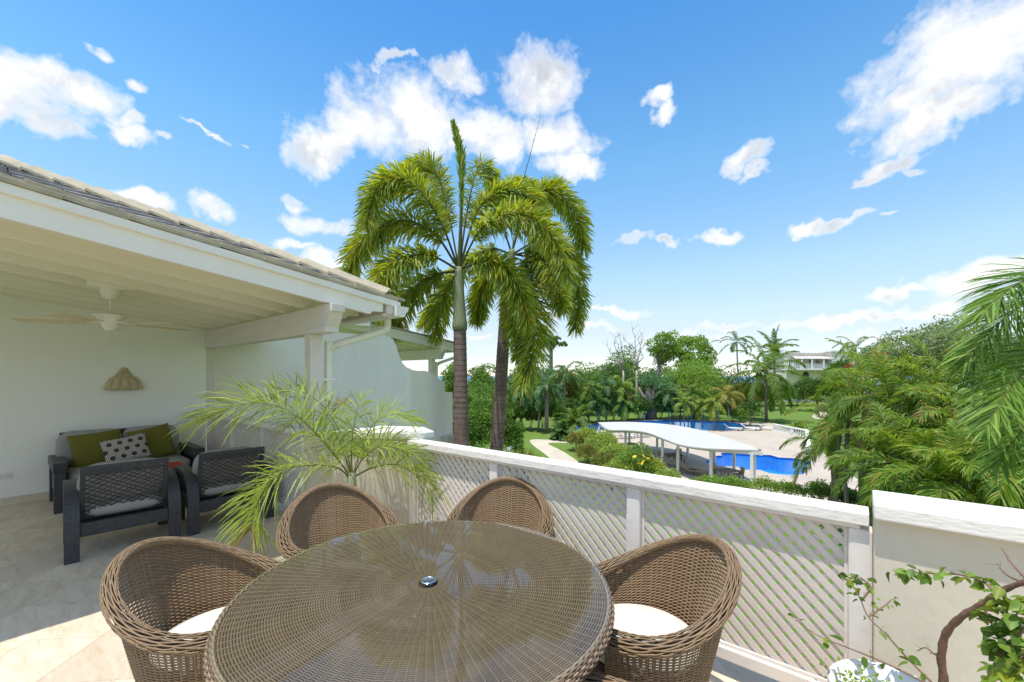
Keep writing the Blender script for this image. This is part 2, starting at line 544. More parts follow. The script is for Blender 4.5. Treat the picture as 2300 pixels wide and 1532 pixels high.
def thing(name, label, cat, loc=(0, 0, 0), rz=0.0, group=None):
    o = bpy.data.objects.new(name, None)
    col.objects.link(o)
    o.empty_display_size = .1
    o.location = loc
    o.rotation_euler = (0, 0, rz)
    tag(o, label, cat, group)
    return o


def tag(o, label, cat, group=None):
    o['label'] = label
    o['category'] = cat
    if group:
        o['group'] = group
    return o


def structure(o):
    o['kind'] = 'structure'
    return o


def copy_tree(o, parent=None):
    c = o.copy()
    col.objects.link(c)
    c.parent = parent
    for ch in o.children:
        copy_tree(ch, c)
    return c


class MB:
    def __init__(s):
        s.v, s.f, s.uv = [], [], []

    def poly(s, pts, uv=None):
        i = len(s.v)
        s.v += [tuple(p) for p in pts]
        s.f.append(list(range(i, i + len(pts))))

    def mesh_in(s, vs, fs):
        i = len(s.v)
        s.v += [tuple(p) for p in vs]
        s.f += [[a + i for a in f] for f in fs]
        return s

    def box(s, a, b, M=None):
        x0, y0, z0 = (min(a[k], b[k]) for k in range(3))
        x1, y1, z1 = (max(a[k], b[k]) for k in range(3))
        vs = [Vector(p) for p in ((x0, y0, z0), (x1, y0, z0), (x1, y1, z0), (x0, y1, z0), (x0, y0, z1), (x1, y0, z1), (x1, y1, z1), (x0, y1, z1))]
        if M is not None:
            vs = [M @ p for p in vs]
        return s.mesh_in(vs, [[0, 3, 2, 1], [4, 5, 6, 7], [0, 1, 5, 4], [1, 2, 6, 5], [2, 3, 7, 6], [3, 0, 4, 7]])

    def prism(s, pts, off):
        """polygon pts (3-D, planar) swept by vector off"""
        n = len(pts)
        pts = [Vector(p) for p in pts]
        off = Vector(off)
        vs = pts + [p + off for p in pts]
        fs = [list(range(n))[::-1], list(range(n, 2 * n))]
        for i in range(n):
            j = (i + 1) % n
            fs.append([i, j, n + j, n + i])
        return s.mesh_in(vs, fs)

    def tube(s, path, rad, n=8, cap=True):
        path = [Vector(p) for p in path]
        m = len(path)
        if not hasattr(rad, '__len__'):
            rad = [rad] * m
        vs, fs = [], []
        ref = None
        for i, p in enumerate(path):
            t = (path[min(i + 1, m - 1)] - path[max(i - 1, 0)]).normalized()
            if ref is None:
                ref = Vector((0, 0, 1)) if abs(t.z) < .9 else Vector((1, 0, 0))
            u = (ref - t * ref.dot(t)).normalized()
            ref = u
            w = t.cross(u)
            for k in range(n):
                a = 2 * math.pi * k / n
                vs.append(p + (u * math.cos(a) + w * math.sin(a)) * rad[i])
        for i in range(m - 1):
            for k in range(n):
                a, b = i * n + k, i * n + (k + 1) % n
                fs.append([a, b, b + n, a + n])
        if cap:
            fs.append(list(range(n))[::-1])
            fs.append([(m - 1) * n + k for k in range(n)])
        return s.mesh_in(vs, fs)

    def lathe(s, prof, n=24, c=(0, 0, 0), scallop=0, amp=0):
        vs, fs = [], []
        for (r, z) in prof:
            for k in range(n):
                a = 2 * math.pi * k / n
                rr = r * (1 + amp * abs(math.cos(a * scallop / 2))) if scallop else r
                vs.append((c[0] + rr * math.cos(a), c[1] + rr * math.sin(a), c[2] + z))
        for i in range(len(prof) - 1):
            for k in range(n):
                a, b = i * n + k, i * n + (k + 1) % n
                fs.append([a, b, b + n, a + n])
        return s.mesh_in(vs, fs)

    def build(s, name, mat, parent=None, smooth=False, bevel=0, loc=None, uvscale=None, rot=None, fixn=False):
        me = bpy.data.meshes.new(name)
        me.from_pydata([tuple(p) for p in s.v], [], s.f)
        if bevel:
            bm = bmesh.new()
            bm.from_mesh(me)
            bmesh.ops.recalc_face_normals(bm, faces=bm.faces)
            ed = [e for e in bm.edges if len(e.link_faces) == 2 and e.calc_face_angle(0) > R(35)]
            bmesh.ops.bevel(bm, geom=ed, offset=bevel, segments=2, profile=.6, affect='EDGES', clamp_overlap=True)
            bm.to_mesh(me)
            bm.free()
        if fixn:
            bm = bmesh.new()
            bm.from_mesh(me)
            bmesh.ops.remove_doubles(bm, verts=bm.verts, dist=1e-6)
            bmesh.ops.recalc_face_normals(bm, faces=bm.faces)
            bm.to_mesh(me)
            bm.free()
        if uvscale:
            box_uv(me, uvscale)
        if smooth:
            me.polygons.foreach_set('use_smooth', [True] * len(me.polygons))
        me.update()
        o = link(name, me, mat, parent, loc)
        if rot is not None:
            o.rotation_euler = rot
        return o


def box_uv(me, scale):
    uv = me.uv_layers.new(name='UVMap')
    for p in me.polygons:
        n = p.normal
        ax = max(range(3), key=lambda k: abs(n[k]))
        for li in p.loop_indices:
            c = me.vertices[me.loops[li].vertex_index].co
            if ax == 0:
                q = (c.y, c.z)
            elif ax == 1:
                q = (c.x, c.z)
            else:
                q = (c.y, c.x)
            uv.data[li].uv = (q[0] * scale, q[1] * scale)


def fast_mesh(name, v, quads, tint=None, smooth=False):
    v = np.asarray(v, dtype=np.float32).reshape(-1, 3)
    q = np.asarray(quads, dtype=np.int32).reshape(-1, 4)
    me = bpy.data.meshes.new(name)
    me.vertices.add(len(v))
    me.vertices.foreach_set('co', v.ravel())
    me.loops.add(q.size)
    me.loops.foreach_set('vertex_index', q.ravel())
    me.polygons.add(len(q))
    me.polygons.foreach_set('loop_start', np.arange(0, q.size, 4, dtype=np.int32))
    if smooth:
        me.polygons.foreach_set('use_smooth', np.ones(len(q), dtype=bool))
    if tint is not None:
        t = np.asarray(tint, dtype=np.float32).reshape(-1, 3)
        at_ = me.attributes.new('tint', 'FLOAT_COLOR', 'POINT')
        c4 = np.ones((len(v), 4), dtype=np.float32)
        c4[:, :3] = t
        at_.data.foreach_set('color', c4.ravel())
    me.update(calc_edges=True)
    return me


class FM:
    """collects quads as numpy blocks with a colour for each vertex"""

    def __init__(s):
        s.v, s.q, s.c, s.n = [], [], [], 0

    def add(s, v, q, c):
        v = np.asarray(v).reshape(-1, 3)
        s.v.append(v)
        s.q.append(np.asarray(q).reshape(-1, 4) + s.n)
        c = np.asarray(c, dtype=float)
        if c.ndim == 1:
            c = np.repeat(c[None, :], len(v), 0)
        s.c.append(c)
        s.n += len(v)

    def mesh(s, name, smooth=False):
        return fast_mesh(name, np.concatenate(s.v), np.concatenate(s.q), np.concatenate(s.c), smooth)

    def build(s, name, mat, parent=None, loc=None, smooth=False):
        return link(name, s.mesh(name, smooth), mat, parent, loc)

    def tris(s):
        return sum(len(q) for q in s.q) * 2


def nrm(a):
    return a / (np.linalg.norm(a, axis=-1, keepdims=True) + 1e-9)


def strands(fm, P, N, B, w, h, colr):
    """P: (S,N,3) strand centre lines, N/B: normal and side vectors, w half width, h half thickness, colr (S,3)"""
    S, M, _ = P.shape
    ring = np.stack([P + B * w, P + N * h, P - B * w, P - N * h], axis=2)      # S,M,4,3
    idx = np.arange(S * M * 4).reshape(S, M, 4)
    a = idx[:, :-1, :]
    b = idx[:, 1:, :]
    q = np.stack([a, np.roll(a, -1, 2), np.roll(b, -1, 2), b], axis=-1).reshape(-1, 4)
    c = np.repeat(colr, M * 4, 0)
    fm.add(ring.reshape(-1, 3), q, c)


def clip_poly(poly, edges):
    """Sutherland-Hodgman; edges = list of (point, inward normal) in 2-D"""
    for (p0, n) in edges:
        res = []
        for i in range(len(poly)):
            a, b = poly[i], poly[(i + 1) % len(poly)]
            da = (a[0] - p0[0]) * n[0] + (a[1] - p0[1]) * n[1]
            db = (b[0] - p0[0]) * n[0] + (b[1] - p0[1]) * n[1]
            if da >= 0:
                res.append(a)
            if (da > 0 and db < 0) or (da < 0 and db > 0):
                t = da / (da - db)
                res.append((a[0] + (b[0] - a[0]) * t, a[1] + (b[1] - a[1]) * t))
        poly = res
        if len(poly) < 3:
            return []
    return poly


def rect_edges(x0, x1, y0, y1):
    return [((x0, y0), (1, 0)), ((x1, y0), (-1, 0)), ((x0, y0), (0, 1)), ((x0, y1), (0, -1))]


def sheet(outer, holes, z):
    """flat polygon with holes -> verts, faces"""
    loops = [[Vector((p[0], p[1], z)) for p in outer]] + [[Vector((p[0], p[1], z)) for p in h] for h in holes]
    vs = [p for lp in loops for p in lp]
    return vs, [list(t) for t in tessellate_polygon(loops)]


def smooth_path(pts, n):
    """Catmull-Rom through pts, n samples evenly by parameter"""
    P = np.array([tuple(p) for p in pts], dtype=float)
    P = np.vstack([2 * P[0] - P[1], P, 2 * P[-1] - P[-2]])
    m = len(P) - 3
    u = np.linspace(0, m - 1e-6, n)
    i = u.astype(int)
    t = (u - i)[:, None]
    p0, p1, p2, p3 = P[i], P[i + 1], P[i + 2], P[i + 3]
    return .5 * (2 * p1 + (p2 - p0) * t + (2 * p0 - 5 * p1 + 4 * p2 - p3) * t ** 2 + (3 * p1 - p0 - 3 * p2 + p3) * t ** 3)

# ================================================================== THE TERRACE
GZ = -5.4            # garden level below the terrace


def build_floor():
    m = MB().box((-8.6, -2.6, -.30), (3.2, 2.78, -.014))
    fl = structure(m.build('terrace_floor', 'grout'))
    a = .406
    g = .0018
    edges = rect_edges(-8.11, 1.5, -1.1, 2.775)
    shared = None
    c45 = math.sqrt(.5)
    h = a / 2 - g / 2
    for i in range(-26, 27):
        for j in range(-26, 27):
            cx, cy = (i * a - j * a) * c45 - 3.3, (i * a + j * a) * c45 + .37
            sq = [(cx + (u - w) * c45, cy + (u + w) * c45) for u, w in ((-h, -h), (h, -h), (h, h), (-h, h))]
            pl = clip_poly(sq, edges)
            if len(pl) < 3:
                continue
            ar = abs(sum(pl[k][0] * pl[(k + 1) % len(pl)][1] - pl[(k + 1) % len(pl)][0] * pl[k][1] for k in range(len(pl)))) / 2
            if ar < 3e-4:
                continue
            whole = abs(ar - (a - g) ** 2) < 1e-4
            if whole and shared is not None:
                o = link('floor_tile', shared, None, fl, (cx, cy, 0))
            else:
                mb = MB().prism([(p[0] - cx, p[1] - cy, -.016) for p in pl], (0, 0, .016))
                o = mb.build('floor_tile', 'travertine', fl, loc=(cx, cy, 0))
                if whole:
                    shared = o.data
            o.location.z += random.uniform(-.0006, .0004)
    # storey below, so that the terrace stands on something
    b = MB().box((-8.6, -2.6, GZ), (3.2, 2.30, -.30)).build('terrace_substructure', 'white_wall')
    tag(b, 'white lower storey wall that carries the terrace with the lattice railing', 'wall')


build_floor()


def build_back_wall():
    t = thing('patio_wall', 'pale plaster wall behind the dark sofa under the terrace roof', 'wall', (-8.12, 0, 0))
    MB().box((-.3, -2.6, .0), (0, 2.05, 2.78)).build('plaster_face', 'inner_wall', t)
    y = -2.6
    while y < 2.02:
        y1 = min(y + .6, 2.05)
        MB().box((.0005, y + .001, .0005), (.013, y1 - .001, .10)).build('skirting_tile', 'skirting_stone', t, bevel=.002)
        y = y1
    o = thing('wall_outlet', 'small white double electrical outlet low on the wall left of the sofa', 'outlet', (-8.12, -.02, .364))
    MB().box((0.0005, -.06, -.037), (.007, .06, .037)).build('cover_plate', 'outlet_plastic', o, bevel=.003)
    for s in (-1, 1):
        MB().box((.006, s * .03 - .017, -.02), (.009, s * .03 + .017, .02)).build('socket', 'outlet_plastic', o, bevel=.001)
        for q in (-1, 1):
            MB().box((.0085, s * .03 + q * .006 - .0012, -.002), (.0095, s * .03 + q * .006 + .0012, .010)).build('slot', 'black_hole', o)


build_back_wall()


def railing(name, label, X0, xs, Y, gap_first, gap_last, mat_cap='coping_paint', zc=1.0):
    """a lattice railing along x: xs = post centres (local), Y = centre line"""
    t = thing(name, label, 'railing', (X0, Y, 0))
    L0, L1 = xs[0], xs[-1]
    MB().box((L0 - .03, -.072, zc - .055), (L1 + .03, .074, zc)).build('cap_rail', mat_cap, t, bevel=.006)
    MB().box((L0, -.045, zc - .078), (L1, .045, zc - .0555)).build('cap_moulding', 'wood_paint', t, bevel=.004)
    MB().box((L0, -.040, .10), (L1, .040, .165)).build('bottom_rail', 'wood_paint', t, bevel=.006)
    MB().box((L0, -.018, .1655), (L1, .018, .182)).build('bottom_bead', 'wood_paint', t, bevel=.003)
    hp = .0425
    for i, x in enumerate(xs):
        MB().box((x - hp, -.046, 0.0), (x + hp, .046, zc - .0785)).build('post', 'wood_paint', t, bevel=.010)
    wd, pitch = .0302, .0705
    for i in range(len(xs) - 1):
        a, b = xs[i] + hp + .001, xs[i + 1] - hp - .001
        zlo, zhi = .183, zc - .0785
        for s in (0, 1):
            MB().box((a + s * (b - a - .014), -.014, zlo), (a + s * (b - a - .014) + .014, .014, zhi)).build('frame_batten', 'wood_paint', t)
        ed = rect_edges(a + .0145, b - .0145, zlo, zhi)
        hw = wd / math.sqrt(2)
        for layer, sgn in ((0, -1), (1, 1)):
            y0 = -.009 if layer == 0 else .0005
            k = a - 1.0
            while k < b + 1.0:
                # strip: centre line through (k, zlo) with slope sgn
                zz0, zz1 = zlo - .1, zhi + .1
                cx0 = k + (zz0 - zlo) * sgn
                cx1 = k + (zz1 - zlo) * sgn
                pl = clip_poly([(cx0 - hw, zz0), (cx0 + hw, zz0), (cx1 + hw, zz1), (cx1 - hw, zz1)], ed)
                k += pitch * random.uniform(.985, 1.015)
                if len(pl) < 3:
                    continue
                ar = abs(sum(pl[q][0] * pl[(q + 1) % len(pl)][1] - pl[(q + 1) % len(pl)][0] * pl[q][1] for q in range(len(pl)))) / 2
                if ar < 2e-4:
                    continue
                dy = random.uniform(-.0006, .0006)
                MB().prism([(p[0], y0 + dy, p[1]) for p in pl], (0, .0078, 0)).build('slat', 'lattice_paint', t)
    return t


plaster('lattice_paint', (.68, .615, .55), .5, .05, 5, .2, 40, dirt=.15, dirtcol=(.55, .48, .42))
railing('lattice_railing', 'long white lattice railing with flat cap behind the wicker dining set', 0, [-3.22, -2.19, -1.05, .005], 2.457, 0, 0)
railing('lattice_railing', 'shaded lattice railing beside the dark armchairs under the roof', 0, [-8.06, -6.95, -5.82, -4.68], 2.10, 0, 0, zc=1.02)


def build_masonry():
    # angled pier between the two railings
    t = thing('corner_pier', 'stout cream masonry pier with white coping behind the potted palm', 'pier', (0, 0, 0))
    pl = [(-4.63, 2.05), (-3.98, 2.05), (-3.26, 2.47), (-3.26, 2.60), (-3.6, 2.75), (-4.63, 2.30)]
    MB().prism([(x, y, 0) for x, y in pl], (0, 0, 1.0)).build('pier_body', 'cream_wall', t, bevel=.012)
    cp = [(-4.10, 2.01), (-3.96, 2.01), (-3.20, 2.455), (-3.20, 2.67), (-3.56, 2.83), (-4.10, 2.56)]
    MB().prism([(x, y, 1.0) for x, y in cp], (0, 0, .062)).build('coping', 'coping_paint', t, bevel=.01)
    MB().box((-4.66, 2.03, 1.0005), (-4.101, 2.33, 1.03)).build('sill_cap', 'coping_paint', t, bevel=.006)
    # wall at the right
    t = thing('parapet_wall', 'cream rendered parapet wall with white coping at the right end of the railing', 'wall', (0, 0, 0))
    MB().box((.0482, 2.372, 0), (3.0, 2.57, .998)).build('wall_body', 'cream_wall', t, bevel=.006)
    MB().box((.0484, 2.322, .998), (3.02, 2.625, 1.062)).build('coping', 'coping_paint', t, bevel=.008)


build_masonry()


def beam_profile(y0, y1, x_far, x_end, zb, zt):
    """a beam along x with a shaped near end; swept in y"""
    pts = [(x_far, zb), (x_end - .16, zb), (x_end - .16, zb + .055), (x_end - .135, zb + .085), (x_end - .10, zb + .14), (x_end - .075, zb + .19), (x_end - .03, zb + .20), (x_end - .03, zt), (x_far, zt)]
    return MB().prism([(x, y0, z) for x, z in pts], (0, y1 - y0, 0))


def terrace_roof(name, label, ox, oy, oz, tiles):
    t = thing(name, label, 'roof', (ox, oy, oz))
    sl = .121
    zb = lambda y: 2.578 - sl * (y + .027)       # underside of the rafters
    XV = -4.06
    y0, y1 = -2.6, 2.66
    # rafters
    for k in range(9):
        x = XV - .505 * k
        w = .05
        hgt = .155
        prof = [(y0, zb(y0)), (y1 - .16, zb(y1 - .16)), (y1 - .125, zb(y1) + .055), (y1, zb(y1) + .06), (y1, zb(y1) + hgt), (y0, zb(y0) + hgt)]
        MB().prism([(x - w, y, z) for y, z in prof], (w, 0, 0)).build('rafter', 'fascia_paint' if k == 0 else 'rafter_paint', t, bevel=.003)
    # ceiling boards above the rafters
    ws = 4.3 / 1
    MB().prism([(XV - 4.5, y0, zb(y0) + .156), (XV - 4.5, 2.86, zb(2.86) + .156), (XV - 4.5, 2.86, zb(2.86) + .172), (XV - 4.5, y0, zb(y0) + .172)], (4.48, 0, 0)).build('ceiling_boards', 'ceiling_paint', t)
    # white verge trim
    MB().prism([(XV - .02, y0, zb(y0) + .150), (XV - .02, 2.87, zb(2.87) + .150), (XV - .02, 2.87, zb(2.87) + .212), (XV - .02, y0, zb(y0) + .212)], (.05, 0, 0)).build('verge_trim', 'fascia_paint', t, bevel=.004)
    # roof sheet under the tiles
    MB().prism([(XV - 4.5, y0, zb(y0) + .174), (XV - 4.5, 2.86, zb(2.86) + .174), (XV - 4.5, 2.86, zb(2.86) + .205), (XV - 4.5, y0, zb(y0) + .205)], (4.47, 0, 0)).build('roof_deck', 'roof_under', t)
    # beam and post
    beam_profile(2.03, 2.17, -8.12, XV + .12, 2.045, 2.318).build('beam', 'beam_paint', t, bevel=.006)
    MB().box((-4.575, 2.034, 1.031), (-4.435, 2.166, 2.0445)).build('post', 'beam_paint', t, bevel=.006)
    MB().box((-4.60, 2.02, 1.0315), (-4.41, 2.18, 1.10)).build('post_base', 'beam_paint', t, bevel=.006)
    # wall-end pilaster under the beam
    if tiles:
        MB().box((-8.42, 2.051, 1.05), (-8.13, 2.17, 2.044)).build('wall_end', 'beam_paint', t)
    # verge tiles: a ragged cream edge
    y = 2.84
    k = 0
    while y > (-1.2 if tiles else -.5):
        ln = random.uniform(.26, .34)
        mb = MB().box((-.32, -ln, -.004), (.035 + random.uniform(-.012, .012), .0, .028))
        o = mb.build('verge_tile', 'roof_tile_cream', t, bevel=.006, loc=(XV, y, zb(y) + .214 + random.uniform(0, .006)))
        o.rotation_euler = (-math.atan(sl) + random.uniform(-.035, .01), random.uniform(-.02, .02), random.uniform(-.02, .02))
        o2 = MB().box((-.30, -ln, .0), (.005 + random.uniform(-.02, .01), .0, .026)).build('verge_tile', 'roof_tile_cream', t, bevel=.006, loc=(XV, y + .12, zb(y + .12) + .246 + random.uniform(0, .006)))
        o2.rotation_euler = (-math.atan(sl) + random.uniform(-.03, .015), random.uniform(-.02, .02), random.uniform(-.02, .02))
        y -= ln * .97
    if not tiles:
        return t
    # the hipped main roof behind: courses of flat tiles facing the camera
    tp = .466
    base = 2.50
    x = -4.45
    row = 0
    tile_me = None
    while x > -8.3:
        d = -4.06 - x
        yh = 2.83 - d
        z = base + tp * d
        yy = yh + (row % 2) * .16
        while yy > -1.3:
            if z < zb(yy - .17) + .20:
                yy -= .332
                continue
            if tile_me is None:
                o = MB().box((-.17, -.162, -.004), (.09, .162, .020)).build('roof_tile', 'roof_tile_grey', t, bevel=.004, loc=(x, yy - .17, z))
                tile_me = o.data
            else:
                o = link('roof_tile', tile_me, None, t, (x, yy - .17, z + random.uniform(-.004, .004)))
            o.rotation_euler = (0, math.atan(tp) - .13 + random.uniform(-.015, .015), random.uniform(-.015, .015))
            yy -= .332
        x -= .175
        row += 1
    # hip caps
    d = .05
    while d < 4.3:
        p = Vector((-4.06 - d, 2.83 - d, base + tp * d + .045))
        mb = MB()
        L = .34
        mb.prism([(-.13, 0, -.045), (0, 0, .03), (.13, 0, -.045), (.13, 0, -.075), (0, 0, 0), (-.13, 0, -.075)], (0, L, 0))
        o = mb.build('hip_tile', 'roof_tile_cream', t, bevel=.005, loc=p)
        u = Vector((-1, -1, tp)).normalized()
        o.rotation_mode = 'QUATERNION'
        side = u.cross(Vector((0, 0, 1))).normalized()
        upv = side.cross(u)
        M = Matrix((side, u, upv)).transposed()
        o.rotation_mode = 'XYZ'
        e = M.to_euler()
        o.rotation_euler = (e.x + random.uniform(-.02, .02) + .06, e.y, e.z + random.uniform(-.02, .02))
        d += .215
    # slopes
    MB().prism([(-8.4, 2.83, base - .03), (-4.06, 2.83, base - .03), (-8.36, -1.47, base - .03 + tp * 4.3)], (0, 0, -.02)).build('outer_slope', 'roof_tile_grey', t)
    vx = lambda y: -4.06 - (sl * (2.83 - y) + .10) / tp
    hz = lambda x: base + tp * (-4.06 - x) - .06
    MB().prism([(vx(2.6), 2.6, hz(vx(2.6))), (-8.36, -1.47, hz(-8.36)), (-8.36, -2.6, hz(-8.36)), (vx(-2.6), -2.6, hz(vx(-2.6)))], (0, 0, -.02)).build('hip_slope', 'roof_under', t)
    return t


terrace_roof('terrace_roof', 'low cream timber roof with exposed rafters over the sofa and armchairs', 0, 0, 0, True)


def rain_gutter(label, ox, oy, oz):
    t = thing('rain_gutter', label, 'gutter', (ox, oy, oz))
    # ogee gutter along x
    prof = [(2.79, 2.385), (2.79, 2.272), (2.875, 2.262), (2.905, 2.275), (2.915, 2.31), (2.945, 2.335), (2.955, 2.375), (2.947, 2.377), (2.937, 2.34), (2.908, 2.315), (2.897, 2.282), (2.872, 2.27), (2.797, 2.28), (2.797, 2.385)]
    x1 = -4.00
    MB().prism([(-8.4, y, z + .006) for y, z in prof], (x1 + 8.4, 0, 0)).build('gutter_trough', 'gutter_vinyl', t)
    cap = [(2.79, 2.388), (2.79, 2.272), (2.875, 2.262), (2.905, 2.275), (2.915, 2.31), (2.945, 2.335), (2.957, 2.385)]
    MB().prism([(x1 + .0005, y, z + .006) for y, z in cap], (.006, 0, 0)).build('end_cap', 'fascia_paint', t)
    MB().box((-8.4, 2.668, 2.275), (x1 - .07, 2.785, 2.30)).build('soffit_board', 'beam_paint', t)
    # fascia behind gutter
    MB().box((-8.4, 2.70, 2.30), (x1 - .05, 2.785, 2.42)).build('eaves_board', 'beam_paint', t)
    gx = -4.26
    path = [(gx, 2.85, 2.27), (gx, 2.85, 2.19), (gx - .01, 2.835, 2.15), (gx - .04, 2.78, 2.115), (-4.42, 2.42, 1.985), (-4.46, 2.31, 1.935), (-4.475, 2.262, 1.88), (-4.478, 2.25, 1.80), (-4.478, 2.25, -.25)]
    pts = smooth_path(path, 60)
    MB().tube(pts, .040, 14).build('downpipe', 'gutter_vinyl', t, smooth=True)
    for i in list(range(3, 11)) + list(range(34, 46)):
        a, b = Vector(pts[i]), Vector(pts[i + 1])
        MB().tube([a, a + (b - a) * .35], .0435, 14).build('elbow_rib', 'gutter_vinyl', t, smooth=True)
    for i in (13, 31, 47):
        a, b = Vector(pts[i]), Vector(pts[i + 1])
        MB().tube([a, a + (b - a).normalized() * .03], .0445, 14).build('pipe_collar', 'gutter_vinyl', t)
    for zc in (1.55,):
        MB().box((-4.525, 2.168, zc), (-4.43, 2.296, zc + .03)).build('pipe_strap', 'gutter_vinyl', t)
    return t


rain_gutter('white vinyl gutter with bent downpipe fixed to the near roof post', 0, 0, 0)


def build_neighbour():
    ox, oy, oz = -4.62, 5.42, .02
    terrace_roof('neighbour_roof', 'second terrace roof seen behind the curved white wall', ox, oy, oz, False)
    rain_gutter('gutter and downpipe of the farther terrace roof beside the palm trunk', ox, oy, oz)
    XW = -8.55
    t = thing('curved_wall', 'tall white rendered wall with swept scroll top next to the palm trunks', 'wall', (0, 0, 0))
    prof_px = [(840, 757), (850, 752), (862, 752), (874, 756), (884, 763), (890, 775), (894, 788), (899, 803), (905, 816), (915, 826), (926, 831), (940, 833), (955, 833), (968, 836), (977, 843), (987, 852), (1000, 857), (1000, 880), (1017, 881)]
    al = R(14)
    P0 = Vector((XW, 2.12, 0))
    nv = Vector((math.cos(al), -math.sin(al), 0))
    uv_ = Vector((math.sin(al), math.cos(al), 0))

    def hit(x, y, n=nv, p=P0):
        q = ray(x, y)
        k = (p - Vector((0, 0, H))).dot(n) / q.dot(n)
        return Vector((0, 0, H)) + q * k
    bx = 922
    nb = hit(bx, 830)
    be = R(-16)
    n2 = Vector((math.cos(be), -math.sin(be), 0))
    lp_ = [hit(x, y) for x, y in prof_px if x <= bx]
    rp_ = [hit(x, y, n2, nb) for x, y in prof_px if x > bx]
    a0 = P0 + uv_ * 0
    pm = Vector((nb.x, nb.y, lp_[-1].z - .012))
    pts = [Vector((a0.x, a0.y, GZ)), Vector((a0.x, a0.y, 2.62)), lp_[0] - uv_ * .05 + Vector((0, 0, .02))] + lp_ + [pm, Vector((pm.x, pm.y, GZ))]
    MB().prism(pts, -nv * .26).build('wall_inner', 'white_wall', t, bevel=.02)
    rp = [Vector((pm.x, pm.y, GZ)), pm] + rp_ + [Vector((rp_[-1].x, rp_[-1].y, GZ))]
    MB().prism([p + n2 * .001 for p in rp], -n2 * .26).build('wall_outer', 'white_wall', t, bevel=.02)
    top = lp_
    yp = hit(640, 800)
    L = (yp - Vector((a0.x, a0.y, yp.z))).length
    M = Matrix.Translation(a0) @ Matrix.Rotation(-al, 4, 'Z')
    MB().box((.0005, 0, GZ), (.05, L, 2.6), M).build('pilaster', 'white_wall', t, bevel=.01)
    ln = (Vector((top[0].x, top[0].y, 0)) - Vector((a0.x, a0.y, 0))).length
    MB().box((-.3, 0, 2.625), (.16, ln - .12, 2.72), M).build('shade_slab', 'fascia_paint', t, bevel=.01)  # overhang added to cast the slanted shade on the left of the wall
    # low wall and ledge at the outer foot
    a = hit(1008, 975, n2, nb)
    MB().box((a.x + .01, a.y - .35, GZ), (a.x + .35, a.y + .12, a.z)).build('foot_ledge', 'cream_wall', t, bevel=.01)


build_neighbour()


def build_fan():
    c = Vector((-5.75, .66, 0))
    t = thing('ceiling_fan', 'cream five blade ceiling fan hanging from the rafters', 'ceiling fan', (c.x, c.y, 2.08))
    zc = 2.0
    pr = lambda z: z - 2.08
    MB().box((-.10, -.16, pr(2.47)), (.10, .16, pr(2.66))).build('mounting_block', 'rafter_paint', t, bevel=.004)
    MB().lathe([(.004, pr(2.36)), (.03, pr(2.365)), (.062, pr(2.39)), (.078, pr(2.43)), (.08, pr(2.47))], 24).build('canopy', 'fan_plastic', t, smooth=True)
    MB().tube([(0, 0, pr(2.37)), (0, 0, pr(2.22))], .012, 10).build('down_rod', 'fan_plastic', t, smooth=True)
    MB().lathe([(.012, pr(2.245)), (.05, pr(2.24)), (.11, pr(2.215)), (.135, pr(2.205)), (.137, pr(2.195)), (.10, pr(2.185)), (.10, pr(2.13)), (.07, pr(2.12)), (.068, pr(2.085)), (.05, pr(2.075)), (.05, pr(2.055)), (.0, pr(2.05))], 32).build('motor_housing', 'fan_plastic', t, smooth=True)
    MB().tube([(.04, .03, pr(2.06)), (.04, .03, pr(1.97))], .0018, 6).build('pull_chain', 'fan_plastic', t)
    for k in range(5):
        a = R(249 + 72 * k)
        M = Matrix.Rotation(a, 4, 'Z') @ Matrix.Rotation(R(11), 4, 'X')
        mb = MB()
        pts = []
        L0, L1 = .19, .68
        n = 14
        up_, lo_ = [], []
        for i in range(n + 1):
            u = i / n
            x = L0 + (L1 - L0) * u
            w = .052 + .020 * math.sin(math.pi * min(u * 1.1, 1) * .55)
            if u > .9:
                w *= math.sqrt(max(0, 1 - ((u - .9) / .1) ** 2)) * .55 + .45
            up_.append((x, w, 0))
            lo_.append((x, -w, 0))
        mb.prism([M @ Vector((p[0], p[1], pr(2.125))) for p in lo_ + up_[::-1]], (0, 0, .006))
        b = mb.build('blade', 'fan_blade', t, bevel=.002)
        mi = MB().prism([M @ Vector((x, y, pr(2.132))) for x, y in ((.075, -.02), (.16, -.012), (.25, -.045), (.25, .045), (.16, .012), (.075, .02))], (0, 0, .008))
        mi.build('blade_iron', 'fan_plastic', b, bevel=.002)


build_fan()


